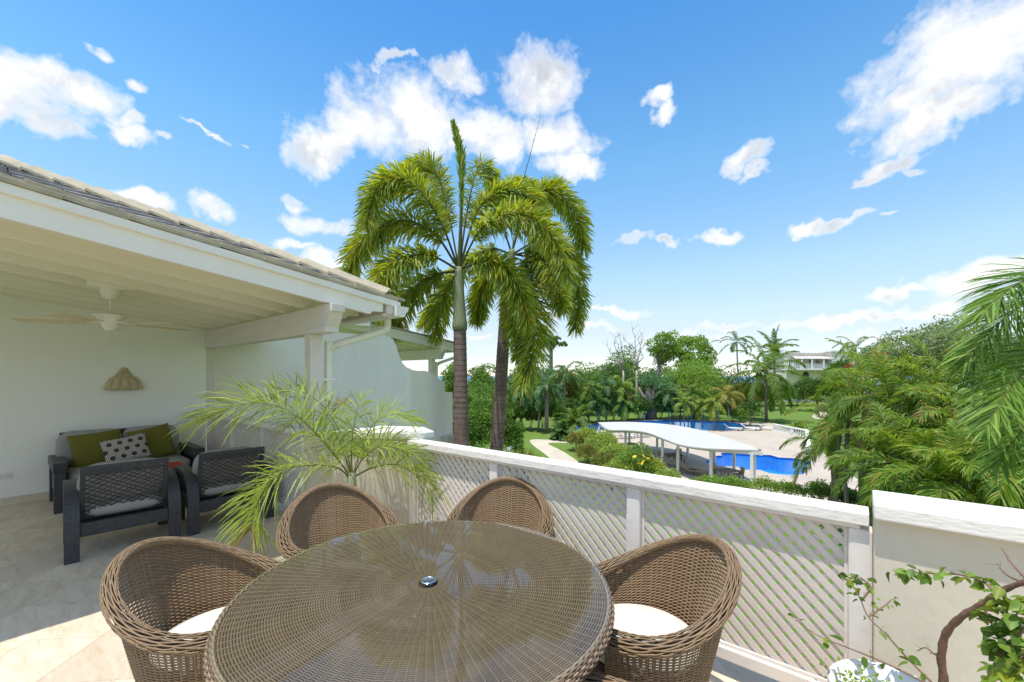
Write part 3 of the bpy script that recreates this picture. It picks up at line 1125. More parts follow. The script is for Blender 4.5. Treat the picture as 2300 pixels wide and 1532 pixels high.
def build_sconce():
    p = atX(277, 850, -8.12)
    t = thing('wall_sconce', 'fluted clay wall lamp shade above the sofa', 'wall lamp', (-8.118, 1.07, 1.41))
    prof = [(.205, 0), (.212, .008), (.205, .025), (.19, .07), (.172, .12), (.145, .165), (.105, .188), (.085, .195)]
    n = 132
    vs, fs = [], []
    for (r, z) in prof:
        for k in range(n + 1):
            a = -math.pi / 2 + math.pi * k / n
            fl = 1 + (.20 * abs(math.cos(a * 5.5)) ** .6 - .14) * (1 if z < .17 else .3)
            vs.append((max(0.0, r * .72 * fl * math.cos(a)), r * fl * math.sin(a), z))
    for i in range(len(prof) - 1):
        for k in range(n):
            a = i * (n + 1) + k
            fs.append([a, a + 1, a + n + 2, a + n + 1])
    MB().mesh_in(vs, fs).build('fluted_shade', 'sconce_clay', t, smooth=True)
    for (r0, r1, z0, z1) in ((.095, .09, .19, .215), (.082, .078, .215, .235), (.070, .062, .235, .256), (.055, .05, .256, .275)):
        vs, fs = [], []
        prf = [(r0 * .9, z0), (r0, z0 + .004), (r0, (z0 + z1) / 2), (r1, z1 - .003), (r1 * .85, z1)]
        m = 24
        for (r, z) in prf:
            for k in range(m + 1):
                a = -math.pi / 2 + math.pi * k / m
                vs.append((r * .8 * math.cos(a), r * math.sin(a), z))
        for i in range(len(prf) - 1):
            for k in range(m):
                a = i * (m + 1) + k
                fs.append([a, a + 1, a + m + 2, a + m + 1])
        MB().mesh_in(vs, fs).build('neck_ring', 'sconce_clay', t, smooth=True)
    vs, fs = [], []
    for i in range(7):
        u = i / 6 * math.pi / 2
        for k in range(25):
            a = -math.pi / 2 + math.pi * k / 24
            vs.append((.05 * math.cos(u) * .8 * math.cos(a), .05 * math.cos(u) * math.sin(a), .275 + .042 * math.sin(u)))
    for i in range(6):
        for k in range(24):
            a = i * 25 + k
            fs.append([a, a + 1, a + 26, a + 25])
    MB().mesh_in(vs, fs).build('finial', 'sconce_clay', t, smooth=True)


build_sconce()

# ================================================================== FURNITURE
WICK = np.array([[.31, .205, .112], [.24, .155, .095], [.36, .255, .165], [.20, .125, .075], [.41, .31, .21]])
TABW = np.array([[.205, .150, .098], [.17, .12, .08], [.24, .18, .12], [.14, .10, .065], [.30, .235, .155]])


WICK = WICK * .82


def wcol(n, pal=WICK):
    return pal[rng.integers(0, len(pal), n)] * rng.uniform(.85, 1.15, (n, 1))


TABW = TABW * np.array([.78, .72, .66])
TC = Vector((-1.398, 1.134, 0))
TR = .762


def build_table():
    t = thing('wicker_table', 'round brown wicker dining table with glass top and umbrella hole', 'table', TC)
    zt = .727
    fm = FM()
    zones = [(.045, .19, 36), (.19, .36, 64), (.36, TR - .022, 118)]
    pitch = .0088
    ringno = 0
    for (r0, r1, sp) in zones:
        n = int(round((r1 - r0) / pitch))
        M = sp * 4
        for i in range(n):
            r = r0 + (r1 - r0) * (i + .5) / n
            a = np.arange(M + 1) * (2 * math.pi / M)
            ph = 0 if ringno % 2 == 0 else math.pi
            dz = np.array([-.0012, .0016, .0024, .0016])[np.arange(M + 1) % 4]
            P = np.stack([r * np.cos(a), r * np.sin(a), np.full(M + 1, zt) + dz], -1)[None]
            N = np.zeros_like(P)
            N[..., 2] = 1
            B = np.stack([np.cos(a), np.sin(a), np.zeros(M + 1)], -1)[None]
            strands(fm, P, N, B, .0043, .0017, TABW[:1] * rng.uniform(.88, 1.12))
            ringno += 1
        # spokes
        a = np.arange(sp) * (2 * math.pi / sp) + math.pi / sp * 0
        rr = np.linspace(r0 - .004, r1 + .004, 3)
        P = np.stack([rr[None, :] * np.cos(a)[:, None], rr[None, :] * np.sin(a)[:, None], np.full((sp, 3), zt - .0005)], -1)
        N = np.zeros_like(P)
        N[..., 2] = 1
        B = np.repeat(np.stack([-np.sin(a), np.cos(a), np.zeros(sp)], -1)[:, None, :], 3, 1)
        strands(fm, P, N, B, .0026, .0022, np.repeat(TABW[2:3] * 1.08, sp, 0))
    o = fm.build('woven_top', 'wicker', t)
    o['kind'] = 'stuff'
    # solid board under the weave
    MB().lathe([(.0, zt - .020), (TR - .03, zt - .020), (TR - .03, zt - .007), (.0, zt - .007)], 72).build('top_board', 'dark_wood', t)
    # woven rim round the edge
    fm = FM()
    M = 236
    for k in range(11):
        u = k / 10
        ang = R(80 - 160 * u)
        a = np.arange(M + 1) * (2 * math.pi / M)
        wob = .0028 * np.cos(np.arange(M + 1) * math.pi + (k % 2) * math.pi)
        rad = TR - .026 + (.024 + wob) * math.cos(ang)
        z = zt - .026 + (.030 + wob) * math.sin(ang)
        P = np.stack([rad * np.cos(a), rad * np.sin(a), z], -1)[None]
        N = np.stack([np.cos(a) * math.cos(ang), np.sin(a) * math.cos(ang), np.full(M + 1, math.sin(ang))], -1)[None]
        B = np.stack([-np.cos(a) * math.sin(ang), -np.sin(a) * math.sin(ang), np.full(M + 1, math.cos(ang))], -1)[None]
        strands(fm, P, N, B, .0048, .0022, wcol(1))
    o = fm.build('woven_rim', 'wicker', t)
    o['kind'] = 'stuff'
    # apron
    MB().lathe([(TR - .035, zt - .012), (TR - .05, zt - .055), (TR - .055, zt - .055), (TR - .06, zt - .012)], 72).build('apron', 'dark_wood', t, smooth=True)
    # glass plate with the umbrella hole
    MB().lathe([(.032, zt + .0065), (TR - .012, zt + .0065), (TR - .010, zt + .0085), (TR - .012, zt + .0125), (.032, zt + .0125), (.032, zt + .0065)], 128).build('glass_plate', 'table_glass', t, fixn=True)
    MB().lathe([(.0235, zt - .05), (.0235, zt + .0135), (.0245, zt + .0155), (.030, zt + .0155), (.0325, zt + .0128)], 40).build('umbrella_ring', 'steel', t, smooth=True)
    MB().lathe([(.0, zt - .045), (.0232, zt - .045)], 24).build('umbrella_hole', 'black_hole', t)
    for k in range(4):
        a = R(45 + 90 * k)
        MB().tube([(.42 * math.cos(a), .42 * math.sin(a), zt - .02), (.38 * math.cos(a), .38 * math.sin(a), .35), (.42 * math.cos(a), .42 * math.sin(a), 0)], [.04, .033, .036], 12).build('leg', 'dark_wood', t, smooth=True)
    MB().lathe([(.36, .16), (.385, .165), (.385, .19), (.36, .195), (.36, .16)], 40).build('leg_ring', 'dark_wood', t, smooth=True)


build_table()


def chair_point(th, v, rim_off=0.0):
    """tub chair shell: th from the middle of the back (0) round to the arm fronts, v 0 at the foot .. 1 at the rim.
    local frame: back towards -y, front towards +y"""
    th = np.asarray(th, float)
    v = np.asarray(v, float)
    s = np.clip((1 + np.cos(np.clip(np.abs(th) * 1.28, 0, math.pi))) / 2, 0, 1)
    s2 = s ** 1.55
    s = s ** .85
    h = .585 + .250 * s2
    z0 = .055
    z = z0 + (h - z0) * v
    rt_ = .335 + .045 * s
    rb = .225
    r = rb + (rt_ - rb) * (v ** 1.15)
    belly = .035 * np.sin(v * math.pi) * (1 - .6 * s)
    r = r + belly * .7
    x = r * np.sin(th) * .99
    y = -r * np.cos(th) * (1 + .02 * s) - .03 * s * v ** 2
    return np.stack([x, y, z], -1)


def chair_parts(root):
    THM = R(142)
    ns, nr = 66, 96
    eps = 1e-3

    def frame(th, v):
        p = chair_point(th, v)
        du = chair_point(th + eps, v) - p
        dv = chair_point(th, np.clip(v + eps, 0, 2)) - p
        du, dv = nrm(du), nrm(dv)
        n = nrm(np.cross(du, dv))
        return p, du, dv, n
    fm = FM()
    M = ns * 3
    th = np.linspace(-THM, THM, M + 1)
    ii = np.arange(M + 1)
    for k in range(nr):
        v = np.full(M + 1, (k + .5) / nr)
        p, du, dv, n = frame(th, v)
        w = np.where(ii % 3 == 0, 0.0, .0030) * np.where((ii // 3 + k) % 2 == 0, 1, -1)
        P = (p + n * w[:, None])[None]
        strands(fm, P, n[None], dv[None], .0046, .0018, WICK[:1] * rng.uniform(.85, 1.15) * np.array([[1, rng.uniform(.97, 1.03), rng.uniform(.94, 1.06)]]))
    # stakes
    ths = np.linspace(-THM, THM, ns + 1)
    vv = np.linspace(0, 1, 14)
    TH, V = np.meshgrid(ths, vv, indexing='ij')
    p, du, dv, n = frame(TH.ravel(), V.ravel())
    P = p.reshape(len(ths), 14, 3)
    strands(fm, P, n.reshape(P.shape), du.reshape(P.shape), .0028, .0024, wcol(len(ths)) * .85)
    o = fm.build('woven_shell', 'wicker', root)
    o['kind'] = 'stuff'
    # rolled rim of many strands
    fm = FM()
    M = 150
    th = np.linspace(-THM - .02, THM + .02, M + 1)
    p, du, dv, n = frame(th, np.ones(M + 1))
    thick = .020 + .016 * np.clip((np.abs(th) - .6) / 1.5, 0, 1)
    c = p + dv * .006
    nst = 32
    for k in range(nst):
        a = 2 * math.pi * k / nst
        tw = a + .10 * np.sin(np.arange(M + 1) * .50 + k * 2.4)
        rad = thick * (1 + .06 * np.sin(np.arange(M + 1) * .95 + k * 3.14))
        dirv = n * np.cos(tw)[:, None] * 1.3 + dv * np.sin(tw)[:, None] * .85
        P = (c + dirv * rad[:, None])[None]
        N = nrm(dirv)[None]
        B = nrm(np.cross(du, N[0]))[None]
        strands(fm, P, N, B, .0036, .0024, WICK[0:1] * rng.uniform(.85, 1.12))
    o = fm.build('braided_rim', 'wicker', root)
    o['kind'] = 'stuff'
    path = (c)[::3]
    MB().tube([tuple(q) for q in path], [.016] * len(path), 8).build('rim_core', 'dark_wood', root)
    # front band, seat frame and feet
    MB().lathe([(.0, .385), (.262, .385), (.268, .40), (.262, .415), (.0, .415)], 48).build('seat_board', 'dark_wood', root)
    fm = FM()
    M = 40
    tf = np.linspace(THM, 2 * math.pi - THM, M + 1)
    for k in range(44):
        z = .06 + k * .0078
        rr = .235 + .035 * (z / .4)
        w = .0025 * np.cos(np.arange(M + 1) * math.pi + (k % 2) * math.pi)
        P = np.stack([(rr + w) * np.sin(tf), -(rr + w) * np.cos(tf), np.full(M + 1, z)], -1)[None]
        N = np.stack([np.sin(tf), -np.cos(tf), np.zeros(M + 1)], -1)[None]
        B = np.zeros_like(N)
        B[..., 2] = 1
        strands(fm, P, N, B, .0040, .0018, wcol(1))
    o = fm.build('woven_front', 'wicker', root)
    o['kind'] = 'stuff'
    # seat cushion: a domed disc with piping
    n = 48
    prof = [(.0, .418), (.245, .418), (.262, .425), (.268, .44), (.262, .455), (.24, .463), (.15, .470), (.0, .473)]
    c = MB().lathe(prof, n).build('seat_cushion', 'cream_cushion', root, smooth=True)
    MB().tube([(.262 * math.cos(2 * math.pi * k / 48), .262 * math.sin(2 * math.pi * k / 48), .456) for k in range(49)], .004, 6, cap=False).build('piping', 'cream_cushion', c, smooth=True)
    for sx in (-1, 1):
        for sy in (-1, 1):
            MB().tube([(sx * .15, sy * .15, .40), (sx * .155, sy * .155, 0)], [.018, .015], 8).build('leg', 'dark_wood', root, smooth=True)


CHAIRS = [  # angle about the table, distance of the seat centre, extra turn, label
    (-147, .955, 4, 'wicker tub chair at the near left of the table with high curved back'),
    (169, 1.13, -3, 'wicker tub chair in front of the potted palm'),
    (115, 1.03, 4, 'wicker tub chair set against the middle of the lattice railing'),
    (46, .93, 3, 'wicker tub chair with empty cream seat at the right of the table'),
    (-14, .84, 0, 'wicker tub chair mostly cut off at the lower edge right of the table'),
]


def place_chairs():
    proto = None
    for (a, d, turn, label) in CHAIRS:
        if proto is None:
            root = thing('wicker_chair', label, 'chair', group='wicker chairs round the dining table')
            chair_parts(root)
            proto = root
        else:
            root = copy_tree(proto)
            root['label'] = label
        root.location = (TC.x + d * math.cos(R(a)), TC.y + d * math.sin(R(a)), 0)
        root.rotation_euler = (0, 0, R(a + 90 + turn))      # local +y faces the table
        root.scale = (.93, .93, .985)


place_chairs()


def superpad(sx, sy, sz, e=4.0, nu=20, nv=12, puff=0.0):
    """a soft cushion: rounded box about the origin"""
    vs, fs = [], []
    for i in range(nv + 1):
        ph = -math.pi / 2 + math.pi * i / nv
        for k in range(nu):
            a = 2 * math.pi * k / nu
            def sp(x, p): return math.copysign(abs(x) ** p, x)
            p1, p2 = 2 / e, .8
            x = sp(math.cos(ph), .35) * sp(math.cos(a), p1)
            y = sp(math.cos(ph), .35) * sp(math.sin(a), p1)
            z = sp(math.sin(ph), p2) * (1 + puff * (1 - x * x) * (1 - y * y))
            vs.append((x * sx / 2, y * sy / 2, z * sz / 2))
    for i in range(nv):
        for k in range(nu):
            a, b = i * nu + k, i * nu + (k + 1) % nu
            fs.append([a, b, b + nu, a + nu])
    return MB().mesh_in(vs, fs)


def armchair(label, loc, rz):
    """deep lounge chair; local: faces -x (towards the sofa), its back towards +x"""
    t = thing('armchair', label, 'armchair', loc, rz, 'dark woven armchairs facing the sofa')
    W = .79
    # bent arm that runs into the rear leg
    for s in (-1, 1):
        y0 = s * W / 2 - (.095 if s > 0 else 0)
        path = [(-.72, .60), (-.50, .615), (-.30, .60), (-.16, .555), (-.07, .475), (-.025, .36), (-.005, .2), (.0, 0)]
        ps = smooth_path([(x, 0, z) for x, z in path], 26)
        outer, inner = [], []
        for i, p in enumerate(ps):
            tt = ps[min(i + 1, 25)] - ps[max(i - 1, 0)]
            tt = tt / np.linalg.norm(tt)
            nn = np.array([-tt[2], 0, tt[0]])
            outer.append(p)
            inner.append(p + nn * .0 - np.array([tt[2] * -1, 0, tt[0]]) * .055)
        mb = MB()
        n = len(ps)
        vs = []
        for i in range(n):
            for yy in (y0, y0 + .095):
                vs.append((outer[i][0], yy, outer[i][2]))
            for yy in (y0 + .095, y0):
                vs.append((inner[i][0], yy, max(0, inner[i][2])))
        fs = []
        for i in range(n - 1):
            for k in range(4):
                a, b = i * 4 + k, i * 4 + (k + 1) % 4
                fs.append([a, a + 4, b + 4, b])
        fs += [[0, 1, 2, 3], [n * 4 - 1, n * 4 - 2, n * 4 - 3, n * 4 - 4]]
        mb.mesh_in(vs, fs)
        o = mb.build('arm', 'woven_dark', t)
        # uv along the strip
        me = o.data
        uv = me.uv_layers.new(name='UVMap')
        acc = [0]
        for i in range(1, n):
            acc.append(acc[-1] + float(np.linalg.norm(ps[i] - ps[i - 1])))
        for p in me.polygons:
            for li in p.loop_indices:
                vi = me.loops[li].vertex_index
                c = me.vertices[vi].co
                uv.data[li].uv = (acc[vi // 4] * 95, c.y * 95)
        me.polygons.foreach_set('use_smooth', [False] * len(me.polygons))
        # front leg
        MB().box((-.72, y0, 0), (-.655, y0 + .095, .547)).build('leg', 'woven_dark', t, bevel=.006, uvscale=95)
        # side rail
        MB().box((-.655, y0 + .02, .235), (-.06, y0 + .075, .33)).build('side_rail', 'woven_dark', t, bevel=.004, uvscale=95)
    # rear and front rails
    MB().box((-.085, -W / 2 + .095, .20), (-.03, W / 2 - .095, .315)).build('rear_rail', 'woven_dark', t, bevel=.006, uvscale=95)
    MB().box((-.715, -W / 2 + .095, .20), (-.66, W / 2 - .095, .33)).build('front_rail', 'woven_dark', t, bevel=.006, uvscale=95)
    MB().box((-.655, -W / 2 + .10, .27), (-.09, W / 2 - .10, .30)).build('seat_deck', 'woven_dark', t, uvscale=60)
    # leaning back frame
    lean = R(17)
    B = Matrix.Translation((-.17, 0, .325)) @ Matrix.Rotation(lean, 4, 'Y')
    hb, wb = .50, W - .19
    MB().box((-.025, -wb / 2, hb - .075), (.025, wb / 2, hb), B).build('back_top', 'woven_dark', t, bevel=.006, uvscale=95)
    for s in (-1, 1):
        MB().box((-.022, s * wb / 2 - (.035 if s > 0 else 0), .0), (.022, s * wb / 2 + (.035 if s < 0 else 0), hb - .0755), B).build('back_stile', 'woven_dark', t, bevel=.005, uvscale=95)
    MB().box((-.022, -wb / 2 + .036, .0), (.022, wb / 2 - .036, .035), B).build('back_bottom', 'woven_dark', t, bevel=.005, uvscale=95)
    # net of crossing strands
    net = MB()
    ed = rect_edges(-wb / 2 + .03, wb / 2 - .03, .03, hb - .07)
    for sgn, spacing in ((1, .075), (-1, .075)):
        k = -1.2
        cnt = 0
        while k < 1.2:
            sl_ = .62 * sgn
            za, zb_ = -.1, hb + .1
            seg = clip_poly([(k + za / sl_ * 1, za), (k + za / sl_ + .0001, za), (k + zb_ / sl_ + .0001, zb_), (k + zb_ / sl_, zb_)], ed)
            if len(seg) >= 3:
                zs = [p[1] for p in seg]
                a = min(seg, key=lambda p: p[1])
                b = max(seg, key=lambda p: p[1])
                if b[1] - a[1] > .02:
                    m = 9
                    pts = []
                    for q in range(m):
                        u = q / (m - 1)
                        pts.append(B @ Vector((.012 + .004 * math.cos(q * math.pi + cnt), a[0] + (b[0] - a[0]) * u, a[1] + (b[1] - a[1]) * u)))
                    net.tube(pts, .0044, 5, cap=False)
            k += spacing * (1 if cnt % 3 else .72)
            cnt += 1
    net.build('back_net', 'dark_metal', t, smooth=True)
    # cushions
    c = superpad(.56, wb + .03, .15, 5)
    c.v = [tuple(Vector(p) + Vector((-.40, 0, .385))) for p in c.v]
    c.build('seat_cushion', 'chair_cushion', t, smooth=True)
    c = superpad(.15, wb + .03, .44, 5)
    M = Matrix.Translation((-.265, 0, .585)) @ Matrix.Rotation(lean, 4, 'Y')
    c.v = [tuple(M @ Vector(p)) for p in c.v]
    c.build('back_cushion', 'chair_cushion', t, smooth=True)
    # little staples on the top rail
    for y in (-.02, .13, .24):
        MB().tube([B @ Vector((.0245, y, hb - .03)), B @ Vector((.0285, y, hb - .03))], .004, 8).build('stud', 'steel', t)
    return t


armchair('dark woven armchair on the left with its net back towards the dining table', (-5.15, .70, 0), R(-3))
armchair('dark woven armchair on the right beside the shaded lattice railing', (-5.14, 1.55, 0), R(-2))


def build_sofa():
    x0, x1 = -8.06, -7.16
    yl, yr = .335, 1.80
    t = thing('sofa', 'dark woven two seat sofa against the pale wall with grey cushions', 'sofa', (0, 0, 0))
    for i, y in enumerate((yl, yr - .12)):
        MB().box((x0 + .04, y, .47), (x1, y + .12, .585)).build('arm', 'woven_dark', t, bevel=.01, uvscale=95)
        MB().box((x1 - .08, y + .01, 0), (x1 - .003, y + .11, .4695)).build('leg', 'woven_dark', t, bevel=.006, uvscale=95)
        MB().box((x0 + .05, y + .01, 0), (x0 + .13, y + .11, .4695)).build('leg', 'woven_dark', t, bevel=.006, uvscale=95)
        MB().box((x0 + .1305, y + .03, .2), (x1 - .0805, y + .09, .4695)).build('side_panel', 'woven_dark', t, uvscale=95)
    MB().box((x0 + .02, yl + .10, .24), (x0 + .075, yr - .23, .862)).build('back_frame', 'woven_dark', t, bevel=.008, uvscale=95)
    MB().box((x1 - .07, yl + .121, .18), (x1 - .01, yr - .121, .31)).build('front_rail', 'woven_dark', t, bevel=.006, uvscale=95)
    MB().box((x0 + .08, yl + .121, .25), (x1 - .075, yr - .121, .29)).build('seat_deck', 'woven_dark', t, uvscale=60)
    w = (yr - yl - .24) / 2
    for k in range(2):
        yc = yl + .12 + w * (k + .5)
        c = superpad(.76, w - .008, .16, 6)
        c.v = [tuple(Vector(p) + Vector((x1 - .41, yc, .375))) for p in c.v]
        c.build('seat_cushion', 'chair_cushion', t, smooth=True)
        c = superpad(.19, w + .03, .46, 4.5)
        M = Matrix.Translation((x0 + .20, yc - .05, .66)) @ Matrix.Rotation(R(-10), 4, 'Y')
        c.v = [tuple(M @ Vector(p)) for p in c.v]
        c.build('back_cushion', 'chair_cushion', t, smooth=True)


build_sofa()


def pillow(label, loc, rot, w, h, th, mat, uvn=0):
    n = 22
    vs, fs, uvs = [], [], []
    for side in (1, -1):
        for i in range(n + 1):
            for j in range(n + 1):
                u, v = -1 + 2 * i / n, -1 + 2 * j / n
                pin = 1 - .055 * (1 - abs(u) ** 2) * abs(v) ** 3 - .0
                pin2 = 1 - .055 * (1 - abs(v) ** 2) * abs(u) ** 3
                x = u * w / 2 * pin2
                y = v * h / 2 * pin
                z = side * th / 2 * ((1 - u ** 4) * (1 - v ** 4)) ** .55 * (1 + .06 * math.sin(5 * u + 3 * v))
                vs.append((x, y, z))
    m = (n + 1) ** 2
    for s in range(2):
        for i in range(n):
            for j in range(n):
                a = s * m + i * (n + 1) + j
                f = [a, a + n + 1, a + n + 2, a + 1]
                fs.append(f if s == 0 else f[::-1])
    mb = MB().mesh_in(vs, fs)
    o = mb.build('throw_pillow', mat, None, smooth=True, loc=loc, rot=rot)
    me = o.data
    uv = me.uv_layers.new(name='UVMap')
    for p in me.polygons:
        for li in p.loop_indices:
            c = me.vertices[me.loops[li].vertex_index].co
            uv.data[li].uv = (c.x / .105, c.y / .105)
    tag(o, label, 'pillow', 'throw pillows on the sofa')
    return o


# pillows lean on the sofa back (which faces +x); local z of a pillow points to +x
def pillow_rot(lean, roll):
    M = Matrix.Rotation(R(lean), 4, 'Y') @ Matrix(((0, 0, 1, 0), (1, 0, 0, 0), (0, 1, 0, 0), (0, 0, 0, 1))) @ Matrix.Rotation(R(roll), 4, 'Z')
    return M.to_euler()


def on_plane(px, py, X):
    return atX(px, py, X)


q = on_plane(220, 1010, -7.62)
pillow('plain olive green pillow on the left half of the sofa', (-7.66, q.y, .645), pillow_rot(-16, 6), .50, .46, .14, 'olive_fabric')
q = on_plane(345, 1000, -7.62)
pillow('plain olive green pillow on the right half of the sofa', (-7.66, q.y, .66), pillow_rot(-15, 12), .46, .46, .14, 'olive_fabric')
q = on_plane(284, 1015, -7.46)
pillow('brown and white hexagon pattern pillow in the middle of the sofa', (-7.47, q.y, .635), pillow_rot(-20, 10), .46, .34, .13, 'hexagon_fabric')


def build_coffee_table():
    t = thing('coffee_table', 'low dark woven coffee table between the sofa and the armchairs', 'table', (-6.62, 1.12, 0))
    MB().box((-.28, -.45, .36), (.28, .45, .40)).build('table_top', 'woven_dark', t, bevel=.006, uvscale=95)
    MB().box((-.27, -.44, .4005), (.27, .44, .406)).build('glass_plate', 'table_glass', t)
    for sx in (-1, 1):
        for sy in (-1, 1):
            MB().box((sx * .24 - .035, sy * .41 - .035, 0), (sx * .24 + .035, sy * .41 + .035, .3595)).build('leg', 'woven_dark', t, bevel=.005, uvscale=95)
    p = atz(386, 1046, .43)
    b = thing('tray', 'small reddish wooden tray on the coffee table', 'tray', (p.x - .02, p.y - .03, .4065))
    MB().box((-.10, -.13, 0), (.10, .13, .012)).build('tray_base', 'red_paper', b, bevel=.002)
    for s in (-1, 1):
        MB().box((-.10, s * .127 - .006, .0121), (.10, s * .127 + .006, .05)).build('tray_side', 'red_paper', b, bevel=.002)
        MB().box((s * .097 - .006, -.12, .0121), (s * .097 + .006, .12, .05)).build('tray_side', 'red_paper', b, bevel=.002)


build_coffee_table()

# ================================================================== GARDEN, POOLS AND BUILDINGS
def gp(x, y, dz=0.0):
    """garden-level point seen at that pixel"""
    return atz(x, y, GZ + dz)


def px_poly(pts, dz=0.0):
    return [gp(x, y, dz) for x, y in pts]


def round_poly(pts, it=2):
    P = [Vector(p) for p in pts]
    for _ in range(it):
        Q = []
        for i in range(len(P)):
            a, b = P[i], P[(i + 1) % len(P)]
            Q += [a * .75 + b * .25, a * .25 + b * .75]
        P = Q
    return P


def zoompt(x, y):
    return (1540 + x * .1565, 920 + y * .1565)


POOL1 = px_poly([zoompt(*p) for p in ((285, 738), (425, 722), (440, 690), (375, 672), (525, 660), (500, 628), (620, 620), (760, 634), (1000, 652), (1215, 655), (1330, 690), (1520, 700), (1700, 725), (1800, 765), (1790, 790), (1725, 812), (1760, 840), (1810, 852), (1665, 868), (1700, 885), (1712, 905), (1690, 925), (1620, 938), (1450, 945), (1200, 915), (1060, 868), (840, 868), (740, 825), (560, 815), (400, 795), (300, 770))])
POOL2 = px_poly([(1288, 952), (1345, 953.5), (1440, 945.5), (1500, 944.2), (1565, 946), (1640, 948.5), (1668, 953), (1692, 962.5), (1640, 966), (1560, 967.5), (1480, 967), (1400, 965), (1345, 966), (1290, 966.5)])
DECK = px_poly([(1280, 950), (1345, 951.5), (1440, 943.5), (1500, 942.2), (1566, 944), (1642, 946.5), (1730, 950), (1812, 984), (1830, 1005), (1930, 1080), (2000, 1135), (1700, 1150), (1560, 1105), (1440, 1040), (1372, 1000), (1330, 978), (1285, 969)])


def build_ground():
    big = [(-420, -60), (300, -60), (300, 420), (-420, 420)]
    dk = [(p.x, p.y) for p in DECK]
    vs, fs = sheet(big, [dk], GZ)
    structure(MB().mesh_in(vs, fs).build('lawn', 'lawn'))
    p1 = [(p.x, p.y) for p in POOL1]
    p2 = [(p.x, p.y) for p in POOL2]
    vs, fs = sheet(dk, [p1, p2], GZ + .02)
    structure(MB().mesh_in(vs, fs).build('pool_deck', 'deck_stone'))
    m = MB()
    n = len(dk)
    for i in range(n):
        a, b = dk[i], dk[(i + 1) % n]
        m.poly([(a[0], a[1], GZ - .05), (b[0], b[1], GZ - .05), (b[0], b[1], GZ + .02), (a[0], a[1], GZ + .02)])
    structure(m.build('deck_edge', 'deck_stone'))
    for nm, pl, tile, depth in (('swimming_pool', p1, 'pool_tile', 1.3), ('lagoon_pool', p2, 'lagoon_tile', 1.3)):
        vs, fs = sheet(pl, [], GZ - depth)
        MBx = MB().mesh_in(vs, fs)
        for i in range(len(pl)):
            a, b = pl[i], pl[(i + 1) % len(pl)]
            MBx.poly([(a[0], a[1], GZ - depth), (b[0], b[1], GZ - depth), (b[0], b[1], GZ - .14), (a[0], a[1], GZ - .14)])
        basin = structure(MBx.build(nm, tile))
        band = MB()
        for i in range(len(pl)):
            a, b = pl[i], pl[(i + 1) % len(pl)]
            band.poly([(a[0], a[1], GZ - .14), (b[0], b[1], GZ - .14), (b[0], b[1], GZ + .02), (a[0], a[1], GZ + .02)])
        band.build('tile_band', 'pool_band', basin)
        vs, fs = sheet(pl, [], GZ - .10)
        w = MB().mesh_in(vs, fs).build('water', 'pool_water')
        w.data.update()
        if w.data.polygons[0].normal.z < 0:
            w.data.flip_normals()
        structure(w)
        # coping stones round the edge
        cen = Vector((sum(p[0] for p in pl) / len(pl), sum(p[1] for p in pl) / len(pl), 0))
    # sea beyond
    structure(MB().mesh_in([(-20000, -3000, GZ - 3.2), (20000, -3000, GZ - 3.2), (20000, 25000, GZ - 3.2), (-20000, 25000, GZ - 3.2)], [[0, 1, 2, 3]]).build('sea', 'sea'))
    # paths
    for nm, pts in (('garden_path', [(1186, 986), (1240, 988), (1296, 991), (1298, 996), (1245, 994), (1226, 996), (1258, 1010), (1290, 1030), (1310, 1047), (1255, 1047), (1225, 1020), (1196, 1000)]),):
        vs, fs = sheet([(p.x, p.y) for p in round_poly(px_poly(pts), 2)], [], GZ + .006)
        structure(MB().mesh_in(vs, fs).build(nm, 'path_stone'))
    vs, fs = sheet([(p.x, p.y) for p in round_poly(px_poly([(1820, 938), (1832, 927), (1856, 921), (1880, 922), (1880, 940), (1850, 944)]), 2)], [], GZ + .006)
    structure(MB().mesh_in(vs, fs).build('garden_path', 'path_stone'))


build_ground()


